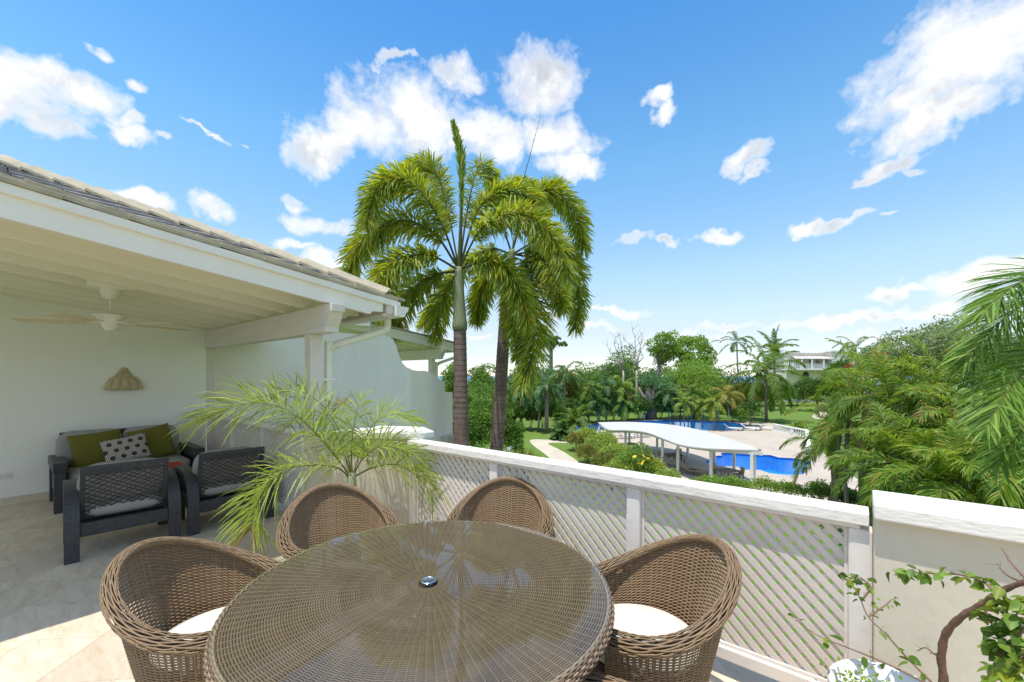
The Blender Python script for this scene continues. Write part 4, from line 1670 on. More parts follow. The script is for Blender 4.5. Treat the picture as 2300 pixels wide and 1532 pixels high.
def build_pergola():
    zr = GZ + 2.32
    front = [(1366, 966), (1414, 966.5), (1452, 971), (1490, 985), (1527, 998.5), (1578, 1006), (1640, 1009), (1708, 1011)]
    back = [(1343, 948.5), (1390, 947.5), (1438, 948.5), (1500, 953), (1560, 963), (1610, 976), (1660, 993), (1711, 1009.5)]
    fr = smooth_path([atz(x, y, zr) for x, y in front], 25)
    bk = smooth_path([atz(x, y, zr + .10) for x, y in back], 25)
    t = thing('pool_pergola', 'white wavy roofed pergola running along the small pool', 'pergola', (0, 0, 0))
    m = MB()
    n = len(fr)
    vs = []
    for i in range(n):
        vs += [tuple(fr[i]), tuple(bk[i]), (fr[i][0], fr[i][1], fr[i][2] - .07), (bk[i][0], bk[i][1], bk[i][2] - .07)]
    fs = []
    for i in range(n - 1):
        a = i * 4
        b = a + 4
        fs += [[a, b, b + 1, a + 1], [a + 2, a + 3, b + 3, b + 2], [a, a + 2, b + 2, b], [a + 1, b + 1, b + 3, a + 3]]
    fs += [[0, 1, 3, 2], [(n - 1) * 4, (n - 1) * 4 + 2, (n - 1) * 4 + 3, (n - 1) * 4 + 1]]
    m.mesh_in(vs, fs).build('roof', 'pergola_roof', t)

    def rail(path, nm, inset):
        m = MB()
        vs, fs = [], []
        k = len(path)
        for i in range(k):
            tt = path[min(i + 1, k - 1)] - path[max(i - 1, 0)]
            tt = tt / np.linalg.norm(tt)
            nn = np.array([-tt[1], tt[0], 0]) * .06
            p = path[i]
            for s, z in ((1, -.10), (-1, -.10), (-1, -.30), (1, -.30)):
                vs.append((p[0] + nn[0] * s, p[1] + nn[1] * s, zr + z))
        for i in range(k - 1):
            for q in range(4):
                a, b = i * 4 + q, i * 4 + (q + 1) % 4
                fs.append([a, b, b + 4, a + 4])
        fs += [[0, 1, 2, 3], [k * 4 - 1, k * 4 - 2, k * 4 - 3, k * 4 - 4]]
        m.mesh_in(vs, fs).build(nm, 'pergola_paint', t)
    mid = (fr + bk) / 2
    f2 = fr * .88 + bk * .12
    b2 = bk * .86 + fr * .14
    rail(f2, 'front_beam', 0)
    rail(b2, 'rear_beam', 0)
    for i in range(0, n, 1):
        a, b = f2[i], b2[i]
        MB().tube([(a[0], a[1], zr - .085), (b[0], b[1], zr - .085)], .022, 4).build('purlin', 'pergola_paint', t)
    for path, idx in ((f2, (0, 3, 6, 10, 13, 18, 23)), (b2, (0, 5, 9, 13, 17, 20, 23))):
        for i in idx:
            p = path[i]
            MB().box((p[0] - .085, p[1] - .085, GZ + .02), (p[0] + .085, p[1] + .085, zr - .301)).build('post', 'pergola_paint', t)


build_pergola()


def lounger_parts(t, sling, frame, up=35):
    a = R(up)
    M = Matrix.Translation((-.35, 0, .34)) @ Matrix.Rotation(a, 4, 'Y')
    MB().box((-.35, -.31, .325), (1.0, .31, .35)).build('seat_sling', sling, t, bevel=.01)
    MB().box((-.72, -.31, -.012), (.0, .31, .013), M).build('backrest', sling, t, bevel=.01)
    for s in (-1, 1):
        MB().box((-.75, s * .33 - .02, .28), (1.0, s * .33 + .02, .324)).build('side_rail', frame, t)
        for x in (-.6, .85):
            MB().box((x - .02, s * .33 - .02, 0), (x + .02, s * .33 + .02, .2795)).build('leg', frame, t)


def aim(p, q):
    return math.atan2(q.y - p.y, q.x - p.x)


def build_loungers():
    labels = ['white sun lounger by the long pool, nearest the slim yellow palms', 'white sun lounger in the middle of the three by the long pool', 'white sun lounger nearest the stone balustrade']
    proto = None
    for i, (x, y) in enumerate(((1645, 967), (1683, 966.5), (1722, 966))):
        if proto is None:
            root = proto = thing('sun_lounger', labels[i], 'sun lounger', group='white loungers beside the long pool')
            lounger_parts(root, 'white_sling', 'white_sling')
        else:
            root = copy_tree(proto)
            root['label'] = labels[i]
        p = gp(x, y, .02)
        root.location = p
        root.rotation_euler = (0, 0, YAW + R(-28))
        root.scale = (1.1, 1.1, 1.1)
    for i, (x, y, lb) in enumerate(((1664, 967, 'low grey side table between the first two white loungers'), (1704, 966.5, 'low grey side table beside the lounger nearest the balustrade'))):
        t = thing('side_table', lb, 'table', gp(x, y, .02), 0, 'side tables between the loungers')
        MB().box((-.35, -.35, .38), (.35, .35, .42)).build('table_top', 'bronze_metal', t)
        for sx in (-1, 1):
            for sy in (-1, 1):
                MB().box((sx * .3 - .02, sy * .3 - .02, 0), (sx * .3 + .02, sy * .3 + .02, .3795)).build('leg', 'bronze_metal', t)
    # loungers and dining sets in and behind the pergola's shade
    spots = [(1405, 985, 10, 'white_sling', 'white lounger seen between the left pergola posts'), (1440, 982, 10, 'white_sling', 'white lounger behind the narrow left pergola posts'),
             (1512, 1050, -60, 'taupe_sling', 'tan lounger in the pergola shade beside the dining table'), (1540, 1060, -60, 'taupe_sling', 'tan lounger in the pergola shade left of the near posts'), (1556, 1066, -50, 'taupe_sling', 'tan lounger in the pergola shade nearest the small pool steps')]
    for (x, y, an, sl_, lb) in spots:
        t = thing('sun_lounger', lb, 'sun lounger', gp(x, y, .02), YAW + R(an), 'loungers round the pergola')
        lounger_parts(t, sl_, 'bronze_metal')

    def garden_chair(label, p, rz):
        t = thing('garden_chair', label, 'chair', p, rz, 'sling dining chairs under the pergola')
        MB().box((-.25, -.25, .42), (.25, .25, .445)).build('seat', 'taupe_sling', t)
        M = Matrix.Translation((-.24, 0, .445)) @ Matrix.Rotation(R(-10), 4, 'Y')
        MB().box((-.015, -.25, .0), (.015, .25, .48), M).build('backrest', 'taupe_sling', t)
        for sx in (-1, 1):
            for sy in (-1, 1):
                MB().box((sx * .23 - .02, sy * .24 - .02, 0), (sx * .23 + .02, sy * .24 + .02, .4195)).build('leg', 'bronze_metal', t)
        for sy in (-1, 1):
            MB().box((-.22, sy * .265 - .012, .63), (.22, sy * .265 + .012, .655)).build('armrest', 'bronze_metal', t)

    def garden_table(label, p, rz):
        t = thing('garden_table', label, 'table', p, rz, 'dining tables under the pergola')
        for k in range(8):
            MB().box((-.72 + k * .18 + .003, -.5, .70), (-.54 + k * .18 - .003, .5, .73)).build('plank', 'bronze_metal', t)
        for sx in (-1, 1):
            for sy in (-1, 1):
                MB().box((sx * .62 - .03, sy * .42 - .03, 0), (sx * .62 + .03, sy * .42 + .03, .6995)).build('leg', 'bronze_metal', t)
        MB().box((-.6, -.4, .64), (.6, .4, .6995)).build('apron', 'bronze_metal', t)
    for (x, y, nm, cs) in ((1508, 1041, 'brown plank table under the middle of the pergola', ((-22, -4, 'left end of the middle pergola table'), (14, -8, 'far side of the middle pergola table'), (22, 2, 'right end of the middle pergola table'))),
                           (1632, 1080, 'brown plank table under the right end of the pergola', ((-24, -8, 'far side of the right pergola table'), (26, 0, 'right end of the right pergola table'))),
                           (1412, 1014, 'brown plank table at the left end of the pergola beside the hedge', ((20, 2, 'right of the left pergola table'),))):
        p = gp(x, y, .02)
        garden_table(nm, p, YAW + R(20))
        for (dx, dy, lb) in cs:
            q_ = gp(x + dx, y + dy, .02)
            garden_chair('tan sling chair at the ' + lb if not lb.startswith('right of') else 'tan sling chair to the ' + lb, q_, aim(q_, p))


build_loungers()


def build_balustrade():
    a, b = gp(1738, 968, .02), gp(1810, 983.5, .02)
    t = thing('stone_balustrade', 'cream stone balustrade along the edge of the pool deck', 'balustrade', a, aim(a, b))
    L = (b - a).length
    MB().box((-.15, -.14, .0), (L + .15, .14, .10)).build('plinth', 'house_white', t)
    MB().box((-.2, -.17, .80), (L + .2, .17, .93)).build('handrail', 'house_white', t, bevel=.02)
    n = int(L / .42)
    prof = [(.10, .1005), (.10, .14), (.06, .18), (.05, .22), (.105, .34), (.095, .42), (.05, .60), (.045, .66), (.075, .72), (.085, .7995)]
    me = None
    for k in range(n + 1):
        x = L * k / n
        if me is None:
            o = MB().lathe(prof, 8).build('baluster', 'house_white', t, smooth=True, loc=(x, 0, 0))
            me = o.data
        else:
            link('baluster', me, None, t, (x, 0, 0))
    MB().lathe([(.0, -.03), (.27, -.03), (.27, .03), (.0, .03)], 20).build('medallion', 'house_white', t, loc=(L * .62, -.13, .46), rot=(R(90), 0, 0))
    # return towards the viewer
    c = gp(1812, 1030, .02)
    t2 = thing('stone_balustrade', 'cream balustrade return half hidden by the areca palms', 'balustrade', b + Vector((.1, 0, 0)), aim(b, c))
    L = (c - b).length
    MB().box((.3, -.14, .0), (L, .14, .10)).build('plinth', 'house_white', t2)
    MB().box((.3, -.17, .80), (L, .17, .93)).build('handrail', 'house_white', t2)
    for k in range(int(L / .42)):
        link('baluster', me, None, t2, (.5 + .42 * k, 0, 0))


build_balustrade()


def build_house():
    d = 112.0
    o = at(1855, 845, d)
    o.z = GZ
    t = thing('villa', 'cream two storey villa with veranda far behind the coconut palm', 'house', o, YAW + R(4))
    s = d / F      # metres for one photograph pixel at that distance
    X = lambda px: (px - 1855) * s
    Z = lambda py: H - (py - HY) * s - GZ
    # local x to the right, y away from the viewer
    MB().box((X(1778), 2.2, 0), (X(1868), 12, Z(793))).build('wall', 'house_wall', t)
    MB().box((X(1868.2), 0, 0), (X(1898), 12, Z(790))).build('wall', 'house_wall', t)
    MB().box((X(1898.2), 1.5, 0), (X(1960), 12, Z(797))).build('wall', 'house_wall', t)
    MB().box((X(1776), 1.9, Z(793) + .001), (X(1868), 12.2, Z(791))).build('parapet_cap', 'house_white', t)
    MB().box((X(1866), -.25, Z(790) + .001), (X(1899.5), 12.3, Z(787))).build('parapet_cap', 'house_white', t)
    MB().box((X(1770), 3, Z(793)), (X(1786), 6, Z(783.5))).build('chimney', 'house_white', t)
    MB().box((X(1848), 4, Z(791)), (X(1860), 6, Z(788.5))).build('chimney', 'house_white', t)
    # veranda
    m = MB()
    m.prism([(X(1775), -1.2, Z(806)), (X(1867), -1.2, Z(806)), (X(1867), 2.2, Z(799)), (X(1790), 2.2, Z(799))], (0, 0, -.12))
    m.build('roof', 'house_roof', t)
    MB().box((X(1764), -1.3, Z(831.5)), (X(1867.5), 2.19, Z(828))).build('balcony_floor', 'house_white', t)
    for px in (1770, 1791, 1815, 1842.5, 1864):
        MB().box((X(px) - .16, -1.15, Z(828) + .001), (X(px) + .16, -.85, Z(806) - .13)).build('column', 'house_white', t)
    rl = MB()
    MB().box((X(1766), -1.1, Z(818.6)), (X(1866), -1.0, Z(817.8))).build('handrail', 'house_white', t)
    px = 1767
    me = None
    while px < 1866:
        if me is None:
            o2 = MB().box((-.035, -1.08, Z(828) + .001), (.035, -1.02, Z(818.6) - .001)).build('baluster', 'house_white', t, loc=(X(px), 0, 0))
            me = o2.data
        else:
            link('baluster', me, None, t, (X(px), 0, 0))
        px += 2.1
    # openings on the veranda

    def window(px0, px1, py0, py1, y, cols, rows):
        w = MB().box((X(px0), y - .10, Z(py1)), (X(px1), y - .002, Z(py0))).build('window', 'house_white', t)
        nx, nz = (X(px1) - X(px0)) / cols, (Z(py0) - Z(py1)) / rows
        for i in range(cols):
            for j in range(rows):
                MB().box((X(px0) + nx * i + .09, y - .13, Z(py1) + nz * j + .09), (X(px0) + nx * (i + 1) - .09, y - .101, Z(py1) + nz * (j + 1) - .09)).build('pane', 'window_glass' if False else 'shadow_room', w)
    window(1780, 1790, 809, 828, 2.2, 2, 3)
    window(1797, 1813, 809, 828, 2.2, 3, 3)
    window(1829, 1840, 808, 828, 2.2, 2, 3)
    window(1845, 1853, 808, 828, 2.2, 2, 3)
    window(1861.5, 1871, 808, 829, 0, 3, 4)
    window(1904.5, 1917, 806, 826, 1.5, 2, 2)
    MB().box((X(1898), 1.1, Z(801)), (X(1925), 1.49, Z(797))).build('roof', 'house_roof', t)
    # arched opening below
    pts = [(X(1814), Z(859))] + [(X(1822.5) + (X(1831) - X(1814)) / 2 * math.cos(R(a)), Z(845) + 1.3 * math.sin(R(a))) for a in range(180, -1, -15)] + [(X(1831), Z(859))]
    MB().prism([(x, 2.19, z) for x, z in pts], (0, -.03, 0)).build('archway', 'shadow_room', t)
    MB().box((X(1815), 2.05, Z(849)), (X(1830), 2.12, Z(848.3))).build('handrail', 'house_white', t)
    for k in range(7):
        MB().box((X(1815 + 2.4 * k), 2.07, Z(857)), (X(1815 + 2.4 * k) + .06, 2.12, Z(849))).build('baluster', 'house_white', t)
    MB().box((X(1808), 1.4, 0), (X(1840), 2.19, Z(859))).build('plinth', 'house_white', t)


build_house()


def person(label, p, cloth, hair, rz):
    """crouching figure on the far pool edge: one skinned body with hair as a child"""
    t = bpy.data.meshes.new('person')
    V = [(0, 0, .42), (0, .10, .62), (0, .22, .82), (0, .27, .93), (0, .31, 1.04),
         (.10, 0, .40), (.14, .36, .46), (.14, .14, .08), (.14, .26, .04),
         (-.10, 0, .40), (-.14, .36, .46), (-.14, .14, .08), (-.14, .26, .04),
         (.17, .20, .80), (.22, .30, .58), (.14, .45, .50), (-.17, .20, .80), (-.22, .30, .58), (-.14, .45, .50), (0, .34, 1.13)]
    E_ = [(0, 1), (1, 2), (2, 3), (3, 4), (0, 5), (5, 6), (6, 7), (7, 8), (0, 9), (9, 10), (10, 11), (11, 12), (2, 13), (13, 14), (14, 15), (2, 16), (16, 17), (17, 18), (4, 19)]
    t.from_pydata(V, E_, [])
    o = link('person', t, cloth, None, p)
    o.rotation_euler = (0, 0, rz)
    md = o.modifiers.new('skin', 'SKIN')
    rad = [.15, .15, .14, .06, .09, .10, .075, .05, .045, .10, .075, .05, .045, .06, .05, .04, .06, .05, .04, .10]
    for i, sv in enumerate(t.skin_vertices[0].data):
        sv.radius = (rad[i], rad[i])
        sv.use_root = i == 0
    o.modifiers.new('sub', 'SUBSURF').levels = 1
    h = MB().lathe([(.0, .14), (.07, .12), (.115, .05), (.12, -.02), (.10, -.08)], 10).build('hair', hair, o, smooth=True, loc=(0, .31, 1.10))
    tag(o, label, 'person', 'people crouching at the far pool edge')


person('person in blue crouching at the far edge of the long pool', gp(1452, 942.6), 'cloth_blue', 'hair_dark', YAW + R(120))
person('person in white crouching at the far edge of the long pool', gp(1444, 942.8), 'cloth_white', 'hair_red', YAW + R(-60))

# ================================================================== PLANTS
PAL = {
    'mid': [(.060, .115, .020), (.085, .150, .028), (.045, .090, .016), (.11, .17, .035)],
    'bright': [(.115, .195, .030), (.145, .225, .040), (.085, .155, .024), (.17, .24, .05)],
    'dark': [(.030, .065, .014), (.045, .085, .018), (.022, .050, .011), (.06, .10, .024)],
    'olive': [(.105, .125, .026), (.13, .14, .030), (.08, .10, .020), (.15, .15, .04)],
    'grey': [(.15, .20, .075), (.19, .24, .10), (.11, .155, .055), (.22, .26, .12)],
    'yellow': [(.30, .27, .05), (.24, .24, .045), (.38, .31, .06), (.16, .19, .04)],
    'brown': [(.22, .13, .05), (.17, .12, .04), (.13, .13, .03), (.27, .16, .06)],
    'palm': [(.070, .125, .018), (.095, .155, .022), (.050, .095, .015), (.12, .17, .03)],
    'foxtail': [(.20, .24, .026), (.27, .29, .03), (.11, .165, .018), (.37, .35, .04)],
    'areca': [(.095, .17, .022), (.125, .195, .026), (.065, .125, .016), (.18, .20, .032)],
    'lime': [(.20, .28, .045), (.25, .32, .06), (.16, .23, .04), (.28, .33, .10)],
    'silver': [(.32, .36, .34), (.38, .42, .40), (.26, .30, .28)],
    'teal': [(.045, .095, .035), (.06, .12, .045), (.035, .075, .028), (.085, .14, .05)],
}


def pcol(pal, n):
    a = np.array(PAL[pal]) * {'dark': 2.3, 'teal': 2.1, 'silver': 1.0, 'yellow': 1.15, 'brown': 1.1, 'mid': 1.95, 'bright': 1.65, 'olive': 1.7, 'palm': 1.75, 'areca': 1.75}.get(pal, 1.35)
    return a[rng.integers(0, len(a), n)] * rng.uniform(.8, 1.22, (n, 1))


def leaves(fm, P, D, size, cols, aspect=.42):
    """diamond leaves at P pointing along D"""
    n = len(P)
    D = nrm(D)
    rnd = rng.normal(size=(n, 3))
    W = nrm(np.cross(D, rnd))
    N = np.cross(W, D)
    L = size * rng.uniform(.65, 1.3, (n, 1))
    a = P
    b = P + D * L * .45 + W * L * aspect + N * L * .10
    c = P + D * L
    d = P + D * L * .45 - W * L * aspect + N * L * .10
    v = np.stack([a, b, c, d], 1).reshape(-1, 3)
    q = np.arange(n * 4).reshape(n, 4)
    fm.add(v, q, np.repeat(cols, 4, 0))


def lobes_in(c, r, n, lr, full=False):
    """lobe centres scattered over an ellipsoid c, r"""
    out = []
    for k in range(n):
        d = rng.normal(size=3)
        d /= np.linalg.norm(d)
        if d[2] < -.35 and not full:
            d[2] *= -.6
        f = rng.uniform(.35, .90)
        p = np.array(c) + d * np.array(r) * f
        out.append((p, lr * rng.uniform(.7, 1.25)))
    return out


def crown_mesh(c, r, n_lobes, lobe_r, n_leaf, leaf, pal, flat=.8, aspect=.42, accent=None, droop=-.15, full=False):
    fm = FM()
    lb = lobes_in(c, r, n_lobes, lobe_r, full)
    tot = sum(q[1] ** 2 for q in lb)
    for p, lr in lb:
        n = max(20, int(n_leaf * lr ** 2 / tot))
        d = nrm(rng.normal(size=(n, 3)))
        d[:, 2] = np.where(d[:, 2] < -.5, -d[:, 2] * .5, d[:, 2])
        rad = lr * (1 - np.abs(rng.normal(0, .20, (n, 1))))
        pos = p + d * rad * np.array([1, 1, flat])
        dirs = d * .7 + rng.normal(size=(n, 3)) * .6 + np.array([0, 0, droop])
        cols = pcol(pal, n) * rng.uniform(.88, 1.12)
        if accent:
            m = rng.random(n) < accent[1]
            cols[m] = pcol(accent[0], m.sum())
        leaves(fm, pos, dirs, leaf, cols, aspect)
    return fm, lb


def tree(name, label, px, depth, top_y, half_px, bot_y, pal, n_leaf=3500, leaf=None, n_lobes=16, base=GZ, accent=None, group='trees of the garden edge', bark='bark_grey', cat='tree', trunk_px=None, lobe_k=.50, flat=.85, full=False):
    c_top = at(px, top_y, depth)
    c_bot = at(px, bot_y, depth)
    hw = half_px * depth / F
    hh = (c_top.z - c_bot.z) / 2
    cz = (c_top.z + c_bot.z) / 2
    root = c_top.copy()
    if trunk_px is not None:
        root = at(trunk_px, 845, depth)
    root.z = base
    t = thing(name, label, cat, root, 0, group)
    cl = np.array([c_top.x - root.x, c_top.y - root.y, cz - base])
    lr = lobe_k * min(hw, hh * 1.2)
    leaf = leaf or max(.10, depth * .0040)
    n_leaf = int(n_leaf * 2.2)
    n_lobes = int(n_lobes * 1.5)
    fm, lb = crown_mesh(cl, (hw - lr * .45, hw - lr * .45, hh - lr * .45), n_lobes, lr, n_leaf, leaf, pal, flat=flat, accent=accent, full=full)
    fm.build('crown', 'leaf', t)
    # trunk and limbs
    m = MB()
    tr = max(.06, .035 * (c_top.z - base))
    fork = Vector((cl[0] * .6, cl[1] * .6, max(.3, (cl[2] - hh * .7))))
    m.tube([(0, 0, 0), fork * .5 + Vector((rng.normal() * .1, rng.normal() * .1, 0)), fork], [tr, tr * .8, tr * .65], 8)
    for p, r_ in lb[:9]:
        mid = fork * .5 + Vector(p) * .5 + Vector((0, 0, -.1 * hh))
        m.tube([fork, mid, Vector(p)], [tr * .5, tr * .3, tr * .12], 6)
    m.build('trunk', bark, t, smooth=True)
    return t


def shrub(name, label, px, base_y, top_y, half_px, pal, n_leaf=1500, leaf=.12, accent=None, group='garden shrubs', n_lobes=9, depth=None, base=GZ, aspect=.42, cat='shrub'):
    if depth is None:
        p = gp(px, base_y)
        depth = (Vector((p.x, p.y, 0))).dot(fw)
    else:
        p = at(px, base_y, depth)
        p.z = base
    t = thing(name, label, cat, p, 0, group)
    top = at(px, top_y, depth)
    h = max(.3, top.z - p.z)
    hw = half_px * depth / F
    lr = .46 * min(hw, h * .8)
    fm, lb = crown_mesh((0, 0, h * .52), (hw - lr * .4, hw - lr * .4, h * .5 - lr * .35), n_lobes, lr, n_leaf, leaf, pal, accent=accent, aspect=aspect)
    fm.build('foliage', 'leaf', t)
    m = MB()
    for p_, r_ in lb[:6]:
        m.tube([(rng.normal() * .08, rng.normal() * .08, 0), Vector(p_) * .5, Vector(p_)], [.035, .025, .01], 5)
    m.build('stems', 'bark_grey', t)
    return t


def frond_mesh(pts, n, L, width, pal, ang=(62, 28), vee=18, droop=.35, plumose=False, rach=.012, start=.12, end_short=.35, accent=None, jitter=.12, rach_col=(.16, .17, .05), tip_brown=0.0, base_short=.45, veestd=7):
    """one feather frond along the 3-D curve pts -> FM"""
    S = 40
    C = smooth_path(pts, S)
    fm = FM()
    T = nrm(np.gradient(C, axis=0))
    up = np.array([0, 0, 1.0])
    side = nrm(np.cross(T, up) + 1e-6)
    nn = nrm(np.cross(side, T))
    # rachis
    rr = rach * np.linspace(1, .15, S)
    ring = np.stack([C + side * rr[:, None], C + nn * rr[:, None], C - side * rr[:, None], C - nn * rr[:, None]], 1)
    idx = np.arange(S * 4).reshape(S, 4)
    a, b = idx[:-1], idx[1:]
    q = np.stack([a, np.roll(a, -1, 1), np.roll(b, -1, 1), b], -1).reshape(-1, 4)
    fm.add(ring.reshape(-1, 3), q, np.array(rach_col))
    # leaflets
    u = np.linspace(start, .995, n)
    u = np.repeat(u, 1 if plumose else 2)
    m = len(u)
    u = np.clip(u + rng.normal(0, .004, m), start, .998)
    fi = u * (S - 1)
    i = np.clip(fi.astype(int), 0, S - 2)
    f = (fi - i)[:, None]
    P = C[i] * (1 - f) + C[i + 1] * f
    t_ = nrm(T[i] * (1 - f) + T[i + 1] * f)
    s_ = nrm(side[i] * (1 - f) + side[i + 1] * f)
    n_ = nrm(np.cross(s_, t_))
    A = np.radians(ang[0] + (ang[1] - ang[0]) * ((u - start) / (1 - start)) ** 1.3 + rng.normal(0, 5, m))
    if plumose:
        rot = rng.uniform(0, 2 * math.pi, m)
        out = s_ * np.cos(rot)[:, None] + n_ * np.sin(rot)[:, None]
    else:
        sg = np.where(np.arange(m) % 2 == 0, 1.0, -1.0)
        v = np.radians(vee + rng.normal(0, veestd, m))
        out = s_ * (sg * np.cos(v))[:, None] + n_ * np.sin(v)[:, None]
    D = nrm(t_ * np.cos(A)[:, None] + out * np.sin(A)[:, None] + rng.normal(0, jitter, (m, 3)))
    prof = base_short + (1 - base_short) * np.clip((u - start) / .25, 0, 1)
    prof = prof * (1 - (1 - end_short) * np.clip((u - .6) / .4, 0, 1) ** 1.4)
    ln = (L * prof * rng.uniform(.85, 1.1, m))[:, None]
    W = nrm(np.cross(D, np.cross(t_, D)) + 1e-6)
    W = nrm(t_ - D * np.sum(t_ * D, 1)[:, None] + rng.normal(0, .25, (m, 3)))
    g = np.array([0, 0, -1.0])
    p1 = P + D * ln * .5 + g * ln * droop * .18
    p2 = P + D * ln * .82 + g * ln * droop * .55
    p3 = P + D * ln * 1.0 + g * ln * droop * .95
    wv = W * (width / 2) * np.ones((m, 1))
    V = np.stack([P - wv * .5, P + wv * .5, p1 - wv, p1 + wv, p2 - wv * .7, p2 + wv * .7, p3 - wv * .08, p3 + wv * .08], 1)
    base = np.arange(m)[:, None] * 8
    q = np.concatenate([base + np.array([0, 1, 3, 2]), base + np.array([2, 3, 5, 4]), base + np.array([4, 5, 7, 6])], 0)
    cols = pcol(pal, m)
    if accent:
        msk = rng.random(m) < accent[1]
        cols[msk] = pcol(accent[0], msk.sum())
    cv = np.repeat(cols[:, None, :], 8, 1)
    if tip_brown:
        br = np.array([.22, .13, .05])
        k = np.clip((u - (1 - tip_brown)) / tip_brown, 0, 1)[:, None, None]
        cv = cv * (1 - k) + br * k
    fm.add(V.reshape(-1, 3), q, cv.reshape(-1, 3))
    return fm


def arc_frond(az, el, L, droop, n=8, bend=0.0):
    """points of a frond that leaves at elevation el and bends under its weight"""
    d = np.array([math.cos(az) * math.cos(el), math.sin(az) * math.cos(el), math.sin(el)])
    p = np.zeros(3)
    pts = [p.copy()]
    ds = L / n
    for i in range(n):
        d = d + np.array([0, 0, -droop * (.25 + 1.4 * i / n) / n])
        d = d / np.linalg.norm(d)
        p = p + d * ds
        pts.append(p.copy())
    return pts


def merge(a, b):
    off = a.n
    for v, q, c in zip(b.v, b.q, b.c):
        a.v.append(v)
        a.q.append(q + off)
        a.c.append(c)
    a.n += b.n


def palm(name, label, base, crown, nf, L, pal, leaf_len, nleaf, width, trunk_r, droop=1.6, el=(75, -25), shaft=0.0, accent=None, group='palms of the garden', bark='bark_grey', vee=15, lean_az=None, stems=1, fold_droop=.35, ang=(62, 28), old=None, plumose=False):
    t = thing(name, label, 'palm tree', base, 0, group)
    c = Vector(crown) - Vector(base)
    fm = FM()
    a0 = rng.uniform(0, 6.28)
    for k in range(nf):
        az = a0 + k * 2.39996 + rng.normal(0, .12)
        if lean_az is not None:
            dz = (az - lean_az + math.pi) % (2 * math.pi) - math.pi
            az = lean_az + dz * .62
        e = R(el[0] + (el[1] - el[0]) * (k + .5) / nf + rng.normal(0, 5))
        l = L * rng.uniform(.85, 1.1)
        pts = [np.array(c) + p for p in arc_frond(az, e, l, droop * rng.uniform(.8, 1.2))]
        pp = pal
        if old and k >= nf - old[1]:
            pp = old[0]
        f = frond_mesh(pts, nleaf, leaf_len, width, pp, vee=vee, droop=fold_droop, rach=.010 * L ** .5, accent=accent, ang=ang, plumose=plumose)
        merge(fm, f)
    fm.build('crown', 'leaf', t)
    m = MB()
    bend = Vector((rng.normal() * .15, rng.normal() * .15, 0))
    for s in range(stems):
        off = Vector((rng.normal() * .25, rng.normal() * .25, 0)) if stems > 1 else Vector((0, 0, 0))
        cc = c + (off * .6 if stems > 1 else Vector((0, 0, 0)))
        m.tube([off, cc * .5 + bend + off * .5, cc - Vector((0, 0, shaft))], [trunk_r * 1.15, trunk_r, trunk_r * .85], 10)
    m.build('trunk', bark, t, smooth=True)
    if shaft:
        MB().tube([c - Vector((0, 0, shaft)), c - Vector((0, 0, shaft * .5)), c + Vector((0, 0, .1))], [trunk_r * 1.0, trunk_r * 1.05, trunk_r * .5], 10).build('crownshaft', 'crownshaft', t, smooth=True)
    return t


# ------------------------------------------------------------------ the two foxtail palms
def foxtail(label, base_px, top_px, depth, fronds, shaft_px, r0, r1):
    base = at(base_px[0], base_px[1], depth)
    top = at(top_px[0], top_px[1], depth)
    sh = at(shaft_px[0], shaft_px[1], depth)
    dz = base - sh
    k = (base.z - GZ) / (sh.z - base.z)
    foot = base + (base - sh) * k
    root = Vector((foot.x, foot.y, GZ))
    t = thing('foxtail_palm', label, 'palm tree', root, 0, 'foxtail palms beside the curved wall')
    pts = [foot, base, (base * .5 + sh * .5), sh]
    P = smooth_path([Vector(p) - root for p in pts], 90)
    rad = []
    zs = np.array(P)[:, 2]
    for i in range(90):
        u = i / 89
        rr = r0 + (r1 - r0) * u
        rad.append(rr * (1.0 + .02 * math.sin(zs[i] * 8 * 2 * math.pi)))
    MB().tube(P, rad, 20).build('trunk', 'foxtail_trunk', t, smooth=True)
    # lignified rings: a proud ridge every 12 cm
    c0 = sh - root
    c1 = top - root
    prof = smooth_path([c0, c0 * .75 + c1 * .25, c0 * .4 + c1 * .6, c1], 14)
    MB().tube(prof, [r1 * 1.12, r1 * 1.22, r1 * 1.2, r1 * 1.12, r1 * 1.05, r1 * 1.0, r1 * .95, r1 * .9, r1 * .85, r1 * .8, r1 * .75, r1 * .7, r1 * .6, r1 * .5], 18).build('crownshaft', 'crownshaft', t, smooth=True)
    for (pl, dd, n, L, kind) in fronds:
        pts = []
        for i, (x, y) in enumerate(pl):
            u = i / (len(pl) - 1)
            pts.append(at(x, y, depth + dd * u) - root)
        if kind == 'spear':
            fm = frond_mesh(pts, n, L, .030, 'lime', plumose=True, ang=(14, 24), droop=.05, rach=.05 if n > 100 else .02, start=.30, jitter=.05, rach_col=(.17, .18, .05))
        else:
            fm = frond_mesh(pts, int(n * 1.0), L * 1.2, .034, 'foxtail', plumose=True, ang=(64, 40), droop=.30, rach=.030, start=.16, end_short=.55, jitter=.26, accent=('lime', .40), rach_col=(.12, .12, .05))
        fm.build('frond', 'leaf', t)
    return t


